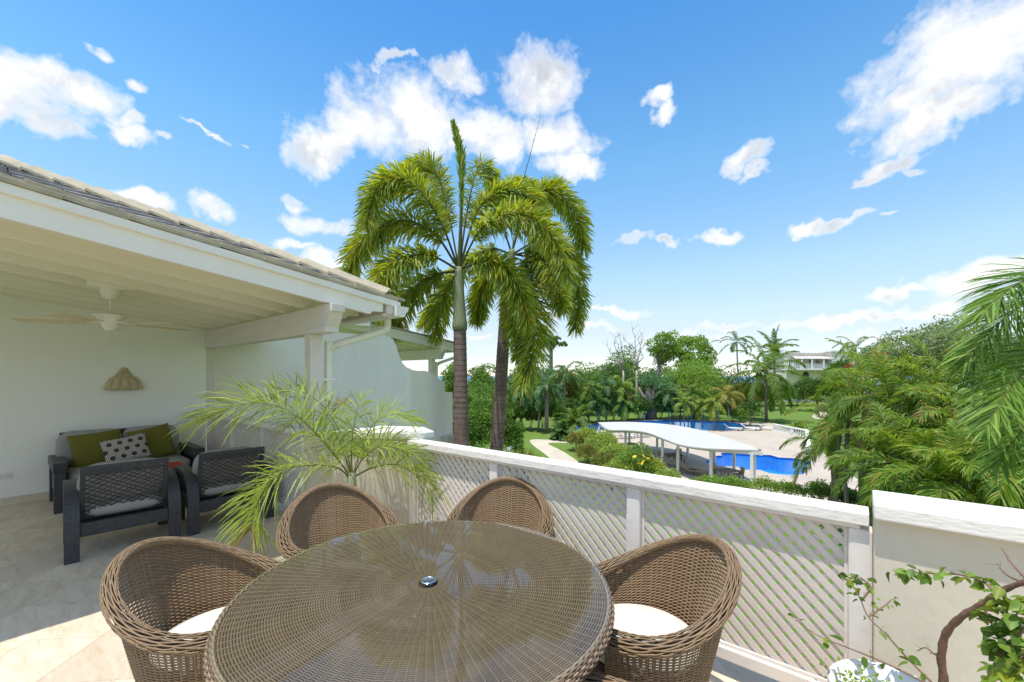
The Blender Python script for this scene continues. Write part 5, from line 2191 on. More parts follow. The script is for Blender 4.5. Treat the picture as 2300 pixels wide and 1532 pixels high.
N_ = 980
foxtail('foxtail palm with pale green crownshaft, nearer the curved white wall', (1036, 1000), (1030, 600), 10.0, [
    ([(1031, 605), (1036, 470), (1036, 360), (1018, 275)], .0, 900, .34, 'spear'),
    ([(1029, 600), (985, 490), (915, 405), (848, 425), (822, 500)], -.9, N_, .46, 'f'),
    ([(1028, 600), (970, 520), (885, 495), (812, 545), (778, 625)], -.3, N_, .46, 'f'),
    ([(1028, 605), (960, 572), (890, 590), (850, 650), (838, 705)], -1.3, N_, .46, 'f'),
    ([(1029, 608), (975, 620), (915, 660), (885, 715), (880, 745)], .9, N_, .44, 'f'),
    ([(1030, 600), (1005, 470), (975, 380), (935, 372), (905, 400)], 1.2, N_, .44, 'f'),
    ([(1032, 600), (1050, 470), (1075, 375), (1100, 385), (1112, 445)], 1.6, 480, .36, 'f'),
    ([(1033, 600), (1085, 510), (1165, 480), (1235, 525), (1278, 620)], -1.0, N_, .46, 'f'),
    ([(1033, 604), (1080, 590), (1130, 600), (1170, 660), (1185, 730)], -.4, N_, .44, 'f'),
    ([(1032, 600), (1075, 470), (1130, 430), (1190, 440), (1225, 480)], .6, N_, .42, 'f'),
    ([(1030, 610), (1003, 650), (985, 700), (975, 760)], 1.0, 420, .40, 'f'),
], (1033, 742), .205, .15)
foxtail('foxtail palm with leaning dark ringed trunk, farther right behind the railing', (1116, 1000), (1150, 560), 11.2, [
    ([(1150, 570), (1165, 450), (1190, 350), (1214, 262)], .3, 14, .10, 'spear'),
    ([(1150, 565), (1185, 460), (1240, 425), (1292, 480), (1312, 560)], .3, N_, .46, 'f'),
    ([(1152, 570), (1215, 540), (1275, 570), (1300, 650), (1292, 740)], .8, N_, .44, 'f'),
    ([(1150, 575), (1185, 600), (1205, 690), (1198, 790), (1172, 865)], -1.4, N_, .48, 'f'),
    ([(1150, 572), (1205, 570), (1245, 620), (1262, 690)], -1.2, N_, .46, 'f'),
    ([(1148, 575), (1150, 640), (1160, 720), (1168, 800)], -.6, N_, .44, 'f'),
    ([(1147, 570), (1110, 600), (1080, 660), (1070, 720)], 1.1, N_, .44, 'f'),
    ([(1147, 570), (1095, 560), (1030, 610), (975, 690), (950, 730)], 1.8, N_, .44, 'f'),
    ([(1148, 565), (1120, 470), (1150, 420), (1200, 415)], .9, N_, .42, 'f'),
    ([(1150, 570), (1225, 590), (1262, 655), (1268, 690)], 1.4, 420, .42, 'f'),
], (1138, 655), .20, .15)


# ------------------------------------------------------------------ potted palm on the terrace
def potted_palm():
    base = Vector((-3.42, 1.93, 0))
    t = thing('potted_palm', 'young feathery palm with yellow green fronds in front of the corner pier', 'palm', base)
    MB().lathe([(.0, .0), (.13, .0), (.17, .02), (.20, .22), (.205, .36), (.225, .37), (.225, .40), (.20, .405), (.19, .36), (.0, .35)], 32).build('pot', 'pot_clay', t, smooth=True)
    MB().lathe([(.0, .352), (.19, .352)], 20).build('soil', 'soil', t)
    d = base.dot(fw)
    cr = at(790, 1062, d) - base
    MB().tube([(0, 0, .35), Vector((0, 0, .35)) * .4 + cr * .6, cr], [.045, .04, .03], 10).build('stem', 'crownshaft', t, smooth=True)
    fr = [  # (pixel path), depth change, leaflets, length, accent
        ([(790, 1075), (765, 1040), (720, 985), (660, 930), (590, 905), (520, 915), (460, 945)], -.25, 62, .34, .0),
        ([(790, 1070), (775, 1000), (740, 930), (690, 885), (640, 880), (605, 900)], .25, 44, .26, .0),
        ([(788, 1078), (760, 1052), (705, 1045), (640, 1055), (595, 1095), (572, 1150), (562, 1190)], -.45, 66, .27, .13),
        ([(792, 1070), (815, 1030), (850, 1005), (900, 1010), (945, 1055), (985, 1110)], .05, 60, .30, .0),
        ([(792, 1068), (812, 1010), (838, 955), (880, 930), (925, 945)], .30, 36, .24, .0),
        ([(790, 1066), (790, 1000), (800, 930), (815, 895)], .15, 26, .22, .0),
        ([(788, 1075), (745, 1010), (700, 960), (668, 935), (648, 960)], .35, 34, .24, .0),
        ([(793, 1072), (840, 1050), (895, 1045), (945, 1080), (965, 1125)], .25, 46, .27, .0),
        ([(789, 1072), (770, 1010), (750, 960), (735, 925), (770, 905)], .40, 28, .22, .5),
    ]
    for (pl, dd, n, L, br) in fr:
        pts = [at(x, y, d + dd * (i / (len(pl) - 1))) - base for i, (x, y) in enumerate(pl)]
        fm = frond_mesh(pts, int(n * 1.45), L * 1.3, .0105, 'lime', ang=(70, 34), vee=28, veestd=34, droop=.32, rach=.008, start=.17, jitter=.10, rach_col=(.19, .22, .05), tip_brown=br, end_short=.6, base_short=.5)
        fm.build('frond', 'leaf', t)


potted_palm()


# ------------------------------------------------------------------ background trees
def depth_of(px, y):
    p = gp(px, y)
    return Vector((p.x, p.y, 0)).dot(fw)


TREES = [  # name, label, px, depth, top, half, bottom, palette, leaves
    ('round_tree', 'small round dark tree seen between the two palm trunks', 1082, 62, 812, 34, 905, 'mid', 2600),
    ('round_tree', 'leafy tree beside the neighbour gutter left of the palm trunks', 1018, 48, 800, 30, 930, 'mid', 2600),
    ('garden_tree', 'broad dark tree filling the gap behind the curved wall', 1000, 56, 852, 60, 985, 'mid', 4200),
    ('garden_tree', 'dense green tree behind the oleander bushes', 1090, 58, 862, 60, 985, 'mid', 4200),
    ('garden_tree', 'shadowy tree just right of the second palm trunk', 1160, 74, 838, 42, 955, 'dark', 3200),
    ('garden_tree', 'bluish green tree rising behind the pale palm trunks', 1225, 76, 826, 46, 955, 'teal', 3600),
    ('garden_tree', 'pinkish flowering tree at the left end of the wood', 1268, 66, 838, 36, 930, 'olive', 2600),
    ('garden_tree', 'green tree standing behind the left end of the pergola', 1320, 76, 828, 52, 955, 'mid', 3800),
    ('garden_tree', 'dark tree at the left foot of the bare trees', 1368, 84, 816, 52, 955, 'dark', 3600),
    ('garden_tree', 'dense green tree right under the bare trees', 1418, 90, 792, 52, 955, 'mid', 3800),
    ('garden_tree', 'dark tree behind the crouching people', 1470, 86, 812, 46, 955, 'dark', 3400),
    ('tall_tree', 'tallest bright crowned tree with leaning pale trunk right of the bare trees', 1494, 80, 724, 50, 835, 'bright', 2200),
    ('tall_tree', 'broad bright tree beside the tallest crown', 1556, 82, 748, 54, 870, 'bright', 3800),
    ('garden_tree', 'rounded light green tree above the yellow palms', 1556, 70, 808, 58, 935, 'bright', 4800),
    ('garden_tree', 'low dark tree behind the small far palms', 1625, 105, 832, 52, 930, 'dark', 3000),
    ('garden_tree', 'olive tree left of the coconut trunk', 1655, 76, 866, 40, 955, 'olive', 3000),
    ('garden_tree', 'dark trees edge right of the coconut crown', 1790, 118, 846, 40, 925, 'dark', 2600),
    ('garden_tree', 'bushy tree in front of the villa wall', 1876, 96, 822, 30, 885, 'mid', 2600),
    ('garden_tree', 'dark clipped tree at the far edge of the lawn under the villa', 1835, 84, 862, 46, 912, 'dark', 3400),
    ('garden_tree', 'second dark tree on the lawn edge next to the areca palms', 1905, 80, 858, 44, 915, 'mid', 3000),
    ('feathery_tree', 'grey green feathery tree right of the villa', 1985, 58, 762, 66, 880, 'grey', 5200),
    ('feathery_tree', 'largest grey green feathery tree behind the areca palms', 2110, 52, 704, 120, 900, 'grey', 9000),
    ('feathery_tree', 'grey green tree at the right edge behind the big palm fronds', 2262, 48, 716, 110, 930, 'grey', 8000),
]
for (nm, lb, px, d, ty, hw, by, pal, n) in TREES:
    kw = {}
    if nm == 'garden_tree':
        ty, hw = ty - 18, hw * 1.2
    if nm == 'tall_tree':
        kw = dict(bark='bark_grey', trunk_px=px - 32 if 'leaning' in lb else px, n_lobes=20, lobe_k=.30, full=True)
    if nm in ('garden_tree', 'feathery_tree', 'round_tree'):
        kw['full'] = True
    if 'pinkish' in lb:
        kw['accent'] = ('brown', .35)
    if nm == 'feathery_tree':
        kw.update(leaf=.24, n_lobes=34, lobe_k=.32)
        if 'right of the villa' in lb:
            kw['accent'] = ('brown', .04)
    tree(nm, lb, px, d, ty, hw, by, pal, n, **kw)
tree('flat_crowned_tree', 'airy tree with flat dark crown behind the hanging palm frond', 1238, 88, 752, 44, 792, 'dark', 1500, n_lobes=12, lobe_k=.34, flat=.6)


def bare_tree(label, base_px, depth, tips):
    b = at(base_px[0], base_px[1], depth)
    root = Vector((b.x, b.y, GZ))
    t = thing('bare_tree', label, 'tree', root, 0, 'bare trees above the wood')
    m = MB()
    fork = b - root
    m.tube([(0, 0, 0), fork * .6, fork], [.28, .22, .18], 8)
    m.build('trunk', 'bark_dead', t, smooth=True)
    for (x, y) in tips:
        e = at(x, y, depth + rng.normal() * 1.5) - root
        pts = [fork]
        for k in range(1, 6):
            u = k / 5
            q_ = fork * (1 - u) + e * u + Vector((rng.normal() * .25, rng.normal() * .25, rng.normal() * .12 + .5 * math.sin(u * 3.1)))
            pts.append(q_)
        mb = MB().tube(pts, [.13, .10, .075, .055, .04, .02], 6)
        for k in (2, 3, 4):
            for s in range(2):
                q_ = pts[k]
                dr = Vector((rng.normal() * .8, rng.normal() * .8, rng.uniform(.4, 1.6)))
                mb.tube([q_, q_ + dr * .5 + Vector((0, 0, .1)), q_ + dr], [.035, .025, .012], 5)
        mb.build('branch', 'bark_dead', t, smooth=True)


bare_tree('left bare tree with a few pale forked branches', (1400, 832), 78, [(1372, 745), (1388, 738), (1350, 768), (1366, 815), (1382, 770)])
bare_tree('right bare tree with taller spreading pale branches', (1430, 832), 76, [(1405, 752), (1422, 722), (1448, 740), (1452, 768), (1412, 770), (1436, 745)])


def trunked(label, px, base_y, top_y, lean, r):
    d = depth_of(px, base_y)
    b = gp(px, base_y)
    e = at(px + lean, top_y, d) - b
    t = thing('gnarled_trunk', label, 'tree', b, 0, 'gnarled trunks at the pool edge')
    m = MB()
    m.tube([(0, 0, 0), e * .35 + Vector((.3, 0, 0)), e * .7 - Vector((.3, 0, 0)), e], [r * 1.3, r, r * .8, r * .5], 10)
    m.tube([e * .55, e * .75 + Vector((1.0, .4, .2)), e + Vector((1.8, .6, .4))], [r * .6, r * .45, r * .25], 8)
    m.tube([e * .45, e * .7 + Vector((-1.0, -.4, .2)), e + Vector((-1.6, -.6, .2))], [r * .6, r * .4, r * .2], 8)
    m.build('trunk', 'bark_grey', t, smooth=True)
    fm, lb = crown_mesh(tuple(e + Vector((0, 0, .8))), (3.2, 3.2, 1.6), 12, 1.3, 2200, .24, 'teal')
    fm.build('crown', 'leaf', t)


trunked('old tree with thick gnarled trunk behind the crouching people', 1462, 941, 872, -4, .75)

# palms of the wood: placed by crown pixel and depth
PALMS = [  # name, label, crown px, base y (or None: straight below), fronds, length m, palette, leaflet, droop
    ('royal_palm', 'tall slender palm standing alone against the sky left of the coconut palm', (1655, 768), 98, 13, 4.4, 'dark', .75, 1.9, .17, (70, -20), None),
    ('royal_palm', 'palm crown half hidden behind the broad bright tree', (1583, 782), 100, 10, 3.8, 'dark', .7, 1.8, .16, (70, -10), None),
    ('coconut_palm', 'large coconut palm with drooping fronds on the lawn beyond the loungers', (1722, 838), 64, 24, 6.6, 'palm', 1.05, 1.7, .20, (80, -45), None),
    ('coconut_palm', 'second coconut crown rising behind the large one', (1738, 788), 84, 13, 5.2, 'palm', .9, 1.2, .18, (85, 5), None),
    ('wind_palm', 'windswept palm above the villa roof', (1922, 782), 92, 13, 4.6, 'palm', .9, 1.9, .18, (70, -25), 'left'),
    ('small_palm', 'small dark palm in the distance, left of the tall slender palm', (1592, 838), 96, 12, 2.8, 'dark', .5, 2.0, .12, (70, -30), None),
    ('small_palm', 'small dark palm in the distance under the tall slender palm', (1612, 836), 98, 12, 2.8, 'dark', .5, 2.0, .12, (70, -30), None),
    ('yellow_palm', 'yellow tinged slim palm at the left of the group by the long pool', (1538, 905), 56, 12, 2.2, 'areca', .55, 1.9, .07, (75, -35), None),
    ('yellow_palm', 'taller yellow tinged slim palm behind the group by the long pool', (1552, 880), 60, 13, 2.4, 'palm', .6, 1.8, .07, (75, -30), None),
    ('yellow_palm', 'slim palm with golden fronds left of the white loungers', (1578, 908), 56, 12, 2.1, 'areca', .5, 1.9, .07, (75, -35), None),
    ('yellow_palm', 'slim palm with its bare stem beside the first white lounger', (1604, 905), 54, 12, 2.2, 'areca', .55, 1.9, .07, (75, -35), None),
    ('yellow_palm', 'yellow palm leaning over the dark round bush', (1630, 886), 58, 12, 2.5, 'yellow', .6, 2.0, .07, (70, -40), None),
    ('wood_palm', 'palm with pale trunk standing alone at the left of the wood', (1173, 872), 54, 12, 3.0, 'teal', .6, 2.0, .19, (70, -40), None),
    ('wood_palm', 'palm with slim pale trunk in the middle of the left trunks', (1209, 872), 53, 12, 3.0, 'dark', .6, 2.0, .12, (70, -40), None),
    ('wood_palm', 'palm with swollen pale trunk at the right of the left trunks', (1228, 866), 52, 13, 3.2, 'teal', .65, 2.0, .24, (70, -40), None),
    ('wood_palm', 'dark palm above the bright fan shrub at the wood edge', (1268, 842), 62, 12, 3.4, 'dark', .7, 1.9, .14, (75, -30), None),
    ('wood_palm', 'drooping palm just above the left corner of the pergola', (1322, 868), 63, 13, 3.3, 'palm', .7, 2.0, .12, (70, -40), None),
    ('wood_palm', 'drooping palm above the left pergola roof', (1362, 862), 64, 13, 3.3, 'teal', .7, 2.0, .12, (70, -40), None),
    ('wood_palm', 'low drooping palm behind the pergola roof', (1342, 902), 61, 12, 2.9, 'dark', .6, 2.0, .10, (70, -40), None),
    ('wood_palm', 'palm with brown old fronds above the pergola middle', (1396, 868), 64, 13, 3.3, 'areca', .7, 2.0, .12, (70, -40), None),
    ('wood_palm', 'low green palm left of the crouching people', (1404, 905), 62, 12, 2.9, 'palm', .6, 2.0, .10, (70, -40), None),
    ('wood_palm', 'slim palm right of the gnarled trunk', (1502, 880), 66, 13, 3.2, 'teal', .65, 2.0, .10, (70, -40), None),
    ('wood_palm', 'green palm between the gnarled trunk and the yellow palms', (1528, 868), 68, 13, 3.2, 'palm', .65, 2.0, .10, (70, -40), None),
]
for (nm, lb, (px, py), d, nf, L, pal, ll, dr, tr, el, lean) in PALMS:
    c = at(px, py, d)
    b = Vector((c.x, c.y, GZ))
    if 'leaning' in lb:
        b = gp(1640, 962)
    big = nm == 'coconut_palm'
    palm(nm, lb, b, c, nf, L, pal, ll, 70 if big else 42, .11 if big else .10, tr, droop=dr, el=el, shaft=.0 if big or nm in ('yellow_palm',) else 1.0, lean_az=(YAW + math.pi) if lean else None,
         accent=('yellow', .25) if nm == 'yellow_palm' else None, old=('brown', 3) if 'brown' in lb else None, fold_droop=.6)


def coconuts():
    c = at(1722, 842, 64)
    t = thing('coconut_cluster', 'brown coconuts hanging at the heart of the large coconut palm', 'coconuts', c)
    for k in range(7):
        a = k * .9
        MB().lathe([(.0, -.16), (.10, -.12), (.14, 0), (.10, .12), (.0, .16)], 8).build('coconut', 'coconut_husk', t, smooth=True, loc=(.32 * math.cos(a), .32 * math.sin(a), -.25 - .12 * (k % 3)))


coconuts()

# fan shrub, round bushes and hedges
FAN = [
    ('bright palm like shrub at the wood edge left of the pergola', 1288, 985, 892, 46, 'palm', 9, 14),
    ('dark cycad like shrub at the end of the stone path', 1262, 988, 945, 26, 'dark', 6, 10),
]
for (lb, px, by, ty, hw, pal, n, nf) in FAN:
    d = depth_of(px, by)
    b = gp(px, by)
    c = at(px, by - (by - ty) * .35, d)
    palm('fan_shrub', lb, b, c, 20, hw * d / F * 1.15, pal, .55, 30, .16, .08, droop=1.7, el=(82, -10), group='palm like shrubs', stems=3, fold_droop=.5)

SHRUBS = [  # label, px, base y, top y, half width, palette, leaves, leaf, accent
    ('oleander_bush', 'tall light green oleander bush between the palm trunks', 1075, 1090, 868, 50, 'mid', 9000, .20, None),
    ('oleander_bush', 'oleander bush right of the second palm trunk', 1146, 1085, 915, 34, 'mid', 5000, .20, None),
    ('oleander_bush', 'oleander bush left of the first palm trunk beside the wall', 1026, 1092, 872, 34, 'mid', 5000, .20, None),
    ('round_bush', 'dark glossy round bush right of the yellow palms', 1686, 957, 893, 24, 'dark', 2600, .22, ('lime', .10)),
    ('round_bush', 'low dark bush at the foot of the yellow palms', 1660, 960, 915, 22, 'mid', 1800, .22, None),
    ('hedge_shrub', 'brown tinged end of the flowering hedge beside the lawn path', 1297, 1012, 978, 22, 'brown', 1900, .13, ('bright', .40)),
    ('hedge_shrub', 'flowering hedge plant at the far end of the hedge', 1318, 1008, 966, 28, 'bright', 2300, .13, ('yellow', .05)),
    ('hedge_shrub', 'brown sided hedge plant next to the lawn edge', 1322, 1040, 1000, 24, 'brown', 2000, .12, ('bright', .45)),
    ('hedge_shrub', 'bright hedge plant in front of the pergola left posts', 1352, 1030, 976, 30, 'bright', 2600, .12, ('yellow', .05)),
    ('hedge_shrub', 'brown tipped hedge plant just above the railing cap', 1354, 1068, 1022, 26, 'brown', 2000, .11, ('bright', .5)),
    ('hedge_shrub', 'full green hedge plant below the pergola table', 1385, 1060, 1002, 32, 'bright', 2800, .11, ('yellow', .04)),
    ('hedge_shrub', 'dark hearted hibiscus bush with yellow flowers', 1425, 1085, 1012, 40, 'mid', 3600, .12, ('lime', .3)),
    ('hedge_shrub', 'hedge plant at the lower middle above the railing', 1392, 1095, 1045, 30, 'bright', 2400, .11, ('yellow', .03)),
    ('hedge_shrub', 'hedge plant in front of the pergola dining table', 1465, 1085, 1030, 32, 'bright', 2400, .10, ('yellow', .08)),
    ('hedge_shrub', 'right end plant of the flowering hedge', 1500, 1105, 1055, 30, 'bright', 2200, .10, None),
    ('low_shrub', 'wispy shrub before the tan loungers', 1545, 1118, 1076, 32, 'bright', 1500, .09, None),
    ('low_shrub', 'wispy shrub left of the near pergola post', 1600, 1122, 1068, 34, 'bright', 1600, .09, None),
    ('low_shrub', 'wispy shrub right of the near pergola posts', 1660, 1126, 1066, 36, 'bright', 1500, .09, None),
    ('low_shrub', 'sparse shrub with pale tips below the small pool', 1722, 1126, 1070, 32, 'lime', 1000, .09, ('mid', .5)),
    ('low_shrub', 'sparse leafy shrub at the right of the small pool', 1775, 1132, 1076, 30, 'bright', 1100, .09, ('mid', .5)),
    ('low_shrub', 'leafy shrub in front of the white garden post', 1835, 1140, 1078, 36, 'mid', 1900, .09, ('lime', .25)),
    ('low_shrub', 'dark shrub between the white garden post and the parapet', 1915, 1155, 1098, 40, 'dark', 2400, .09, ('mid', .3)),
    ('low_shrub', 'dark leafy mass behind the near end of the railing', 1975, 1185, 1112, 44, 'dark', 2400, .09, ('mid', .3)),
    ('flower_bush', 'bush with orange red flowers beside the villa corner', 1908, 905, 820, 16, 'mid', 900, .25, ('brown', .5)),
    ('round_bush', 'grassy rounded clump by the sandy path on the lawn', 1856, 938, 906, 22, 'grey', 1600, .30, None),
    ('round_bush', 'low lime green plants at the end of the balustrade', 1795, 968, 952, 18, 'lime', 900, .25, None),
]
for (nm, lb, px, by, ty, hw, pal, n, lf, ac) in SHRUBS:
    if nm == 'hedge_shrub':
        pal = 'lime' if pal == 'bright' else pal
        hw, n, ty = hw * 1.3, int(n * 1.9), ty - 6
    if nm == 'low_shrub':
        hw, n = hw * 1.15, int(n * 1.5)
    shrub(nm, lb, px, by, ty, hw, pal, n, lf, ac, aspect=.20 if 'oleander' in nm or 'grassy' in lb else .42, n_lobes=34 if 'oleander' in nm else 16, group='shrubs and hedge plants of the garden')


UNDER = [(1128, 968, 905, 'dark', 'dim undergrowth right of the second palm trunk'), (1152, 966, 900, 'mid', 'leafy undergrowth left of the first pale trunk'), (1190, 966, 905, 'dark', 'dark undergrowth between the first pale trunks'), (1218, 966, 902, 'dark', 'dark undergrowth behind the swollen pale trunk'),
         (1246, 966, 898, 'mid', 'leafy undergrowth behind the bright palm like shrub'), (1282, 957, 890, 'dark', 'dark undergrowth at the left tip of the long pool'), (1312, 952, 885, 'mid', 'undergrowth behind the left corner of the pergola'), (1345, 950, 888, 'dark', 'undergrowth behind the far pergola roof edge'), (1378, 948, 890, 'teal', 'bluish undergrowth above the pergola roof'),
         (1408, 945, 885, 'mid', 'undergrowth left of the gnarled trunk'), (1435, 943, 892, 'dark', 'dark undergrowth beside the crouching people'), (1485, 942, 890, 'dark', 'dark undergrowth right of the gnarled trunk'), (1512, 943, 885, 'teal', 'bluish undergrowth left of the yellow palms'), (1545, 945, 870, 'mid', 'undergrowth behind the yellow palms'),
         (1580, 946, 868, 'bright', 'bright undergrowth behind the slim yellow palms'), (1615, 948, 865, 'mid', 'undergrowth behind the slim palm stems'), (1645, 948, 860, 'olive', 'olive undergrowth left of the dark round bush'), (1672, 940, 862, 'yellow', 'yellowish undergrowth left of the coconut trunk'),
         (1760, 912, 868, 'mid', 'hedge bush at the far lawn edge right of the coconut trunk'), (1790, 911, 866, 'dark', 'hedge bush at the far lawn edge below the villa balcony'), (1870, 911, 862, 'mid', 'hedge bush at the far lawn edge below the villa windows'), (1700, 913, 865, 'mid', 'hedge bush at the far lawn edge left of the coconut trunk'), (1735, 912, 870, 'dark', 'hedge bush at the far lawn edge behind the coconut trunk')]
for (px, by, ty, pal, lb) in UNDER:
    shrub('understory_bush', lb, px, by, ty, 30, pal, 3200, depth_of(px, by) * .0045, None, group='undergrowth along the wood edge', n_lobes=14)


def flowers(label, px, py, d, n, sp, mat):
    c = at(px, py, d)
    t = thing('flower_cluster', label, 'flowers', c, 0, 'flower clusters in the shrubs')
    me = None
    for k in range(n):
        p = Vector((rng.normal() * sp, rng.normal() * sp, rng.normal() * sp * .6))
        if me is None:
            o = MB().lathe([(.0, .0), (.10, .03), (.13, .07), (.05, .05), (.0, .09)], 7).build('blossom', mat, t, loc=p)
            me = o.data
        else:
            o = link('blossom', me, None, t, p)
        o.rotation_euler = (rng.uniform(-1, 1), rng.uniform(-1, 1), 0)


flowers('orange blossoms beside the villa window', 1908, 823, 70, 22, .35, 'flower_red')
flowers('orange red blossoms in the grey green tree', 1968, 800, 50, 30, .5, 'flower_red')
flowers('yellow blossoms on the hibiscus bush', 1448, 1030, 26, 8, .35, 'flower_yellow')


def blade_clump(name, label, px, by, h, n, pal, spread, wdt=.035):
    b = gp(px, by)
    t = thing(name, label, 'plant', b, 0, 'spiky garden plants')
    fm = FM()
    m = n
    az = rng.uniform(0, 6.28, m)
    ti = np.abs(rng.normal(0, spread, m))
    P = np.stack([rng.normal(0, .10, m), rng.normal(0, .10, m), np.zeros(m)], -1)
    D = np.stack([np.cos(az) * np.sin(ti), np.sin(az) * np.sin(ti), np.cos(ti)], -1)
    ln = h * rng.uniform(.6, 1.15, (m, 1))
    W = nrm(np.cross(D, rng.normal(size=(m, 3)))) * wdt / 2
    p1 = P + D * ln * .55
    p2 = P + D * ln + np.array([0, 0, -1]) * ln * (ti[:, None] * .25)
    V = np.stack([P - W, P + W, p1 - W, p1 + W, p2 - W * .1, p2 + W * .1], 1)
    base = np.arange(m)[:, None] * 6
    q_ = np.concatenate([base + np.array([0, 1, 3, 2]), base + np.array([2, 3, 5, 4])], 0)
    fm.add(V.reshape(-1, 3), q_, np.repeat(pcol(pal, m), 6, 0))
    fm.build('blades', 'leaf', t)


for k, (px, by, h, lb) in enumerate(((1150, 1060, 1.5, 'yellowing spiky plant next to the second palm trunk'), (1170, 1048, 1.9, 'tallest yellowing spiky plant beside the path'), (1192, 1052, 1.6, 'yellowing spiky plant in the middle of the bed by the path'), (1208, 1062, 1.4, 'yellowing spiky plant nearest the curve of the path'), (1178, 1072, 1.3, 'low yellowing spiky plant just above the railing'))):
    blade_clump('spiky_plant', lb, px, by, h, 90, 'yellow', .32, .05)
blade_clump('silver_palm', 'silvery fan palm beside the balustrade end', 1868, 990, 2.2, 160, 'silver', .75, .12)
for i, (px, by) in enumerate(((1143, 1010), (1158, 1014))):
    pass


def rocks():
    for (px, by, s, lb) in ((1148, 1010, .55, 'grey garden rock beside the second palm trunk'), (1376, 1075, .3, 'small pale rock in front of the hedge')):
        b = gp(px, by)
        bm = bmesh.new()
        bmesh.ops.create_icosphere(bm, subdivisions=2, radius=s)
        for v in bm.verts:
            v.co *= rng.uniform(.8, 1.15)
            v.co.z *= .6
        me = bpy.data.meshes.new('garden_rock')
        bm.to_mesh(me)
        bm.free()
        tag(link('garden_rock', me, 'rock', None, b), lb, 'rock')


rocks()


def garden_post():
    p = gp(1885, 1112)
    t = thing('garden_post', 'white square garden post among the areca palms right of the small pool', 'post', p)
    MB().box((-.13, -.13, 0), (.13, .13, 2.3)).build('shaft', 'pergola_paint', t, bevel=.015)
    MB().box((-.17, -.17, 2.301), (.17, .17, 2.40)).build('cap', 'pergola_paint', t, bevel=.015)


garden_post()

# areca palms at the right
ARECA = [
    ('areca palm furthest left, leaning over the small pool deck', 1868, 1000, 21, 2.5),
    ('areca palm with orange brown fronds next to the silvery palm', 1905, 945, 19, 2.5),
    ('tall areca palm in front of the lawn end', 1955, 880, 18, 2.7),
    ('areca palm with upright centre fronds left of the parapet', 2000, 905, 16.5, 2.7),
    ('areca palm in the middle of the clump', 2060, 935, 15.5, 2.6),
    ('areca palm under the tip of the big fronds', 2120, 900, 15, 2.7),
    ('low areca palm right behind the parapet corner', 2000, 1040, 14, 2.1),
    ('low dark areca palm behind the parapet coping', 2070, 1060, 12.5, 2.0),
    ('areca palm with brown hanging fronds at the right', 2180, 980, 13, 2.4),
    ('areca palm behind the lower big frond', 2245, 940, 13.5, 2.6),
    ('low areca palm near the right picture edge', 2150, 1090, 11, 1.9),
    ('areca palm at the right picture edge above the coping', 2290, 1050, 10.5, 2.0),
]
for i, (lb, px, py, d, L) in enumerate(ARECA):
    c = at(px, py, d)
    b = Vector((c.x, c.y, GZ))
    palm('areca_palm', lb, b, c, 16, L, 'areca' if i % 3 else 'palm', .62, 62, .040, .07, droop=1.9, el=(82, -35), accent=('brown' if 'brown' in lb else 'yellow', .22 if 'brown' in lb else .08), old=('brown', 1), group='areca palms right of the small pool', stems=3, vee=22, fold_droop=.45)


# big palm at the right edge, close to the terrace
def near_palm():
    c = at(2560, 700, 5.4)
    root = Vector((c.x, c.y, GZ))
    t = thing('fan_feather_palm', 'large near palm whose long fronds reach in from the right edge', 'palm tree', root)
    cc = c - root
    MB().tube([(0, 0, 0), cc * .5, cc], [.22, .18, .15], 14).build('trunk', 'bark_grey', t, smooth=True)
    fr = [([(2560, 700), (2470, 620), (2370, 605), (2280, 640), (2190, 715)], -1.0, 62, .70),
          ([(2560, 700), (2450, 640), (2350, 660), (2250, 720), (2165, 815)], -.6, 60, .75),
          ([(2560, 710), (2450, 740), (2350, 790), (2270, 870), (2215, 960)], -1.3, 60, .70),
          ([(2560, 720), (2470, 820), (2390, 890), (2310, 950), (2230, 1050)], -1.1, 58, .66),
          ([(2560, 730), (2480, 900), (2400, 990), (2330, 1080)], -1.6, 46, .55),
          ([(2560, 700), (2640, 600), (2730, 600), (2800, 680)], .5, 50, .7),
          ([(2560, 700), (2600, 600), (2650, 560), (2700, 620)], 1.8, 50, .7)]
    for (pl, dd, n, L) in fr:
        pts = [at(x, y, 5.4 + dd * (i / (len(pl) - 1))) - root for i, (x, y) in enumerate(pl)]
        frond_mesh(pts, int(n * 2.4), L * 1.0, .023, 'palm', ang=(50, 16), vee=5, veestd=18, droop=.16, rach=.022, start=.15, jitter=.06, accent=('bright', .6), rach_col=(.2, .2, .06)).build('frond', 'leaf', t)


near_palm()


# ------------------------------------------------------------------ bougainvillea in the white pot
def leaf_obj_mesh(w, l, fold):
    out = [(0, 0), (.35, .16), (.5, .38), (.42, .62), (.2, .86), (0, 1.0)]
    vs = [(0, y * l, 0) for _, y in out]
    k = len(vs)
    R_ = [(x * w, y * l, abs(x) * w * fold + .12 * l * math.sin(y * 2.5) * 0) for x, y in out[1:-1]]
    L_ = [(-x * w, y * l, abs(x) * w * fold) for x, y in out[1:-1]]
    v = vs + R_ + L_
    v = [(p[0], p[1], p[2] - .25 * (p[1] / l) ** 2 * l * .5) for p in v]
    r0, l0 = k, k + len(R_)
    fs = [[0, r0, 1], [0, 1, l0]]
    for i in range(len(R_) - 1):
        fs += [[i + 1, r0 + i, r0 + i + 1, i + 2], [i + 1, i + 2, l0 + i + 1, l0 + i]]
    fs += [[k - 2, r0 + len(R_) - 1, k - 1], [k - 2, k - 1, l0 + len(R_) - 1]]
    return v, fs


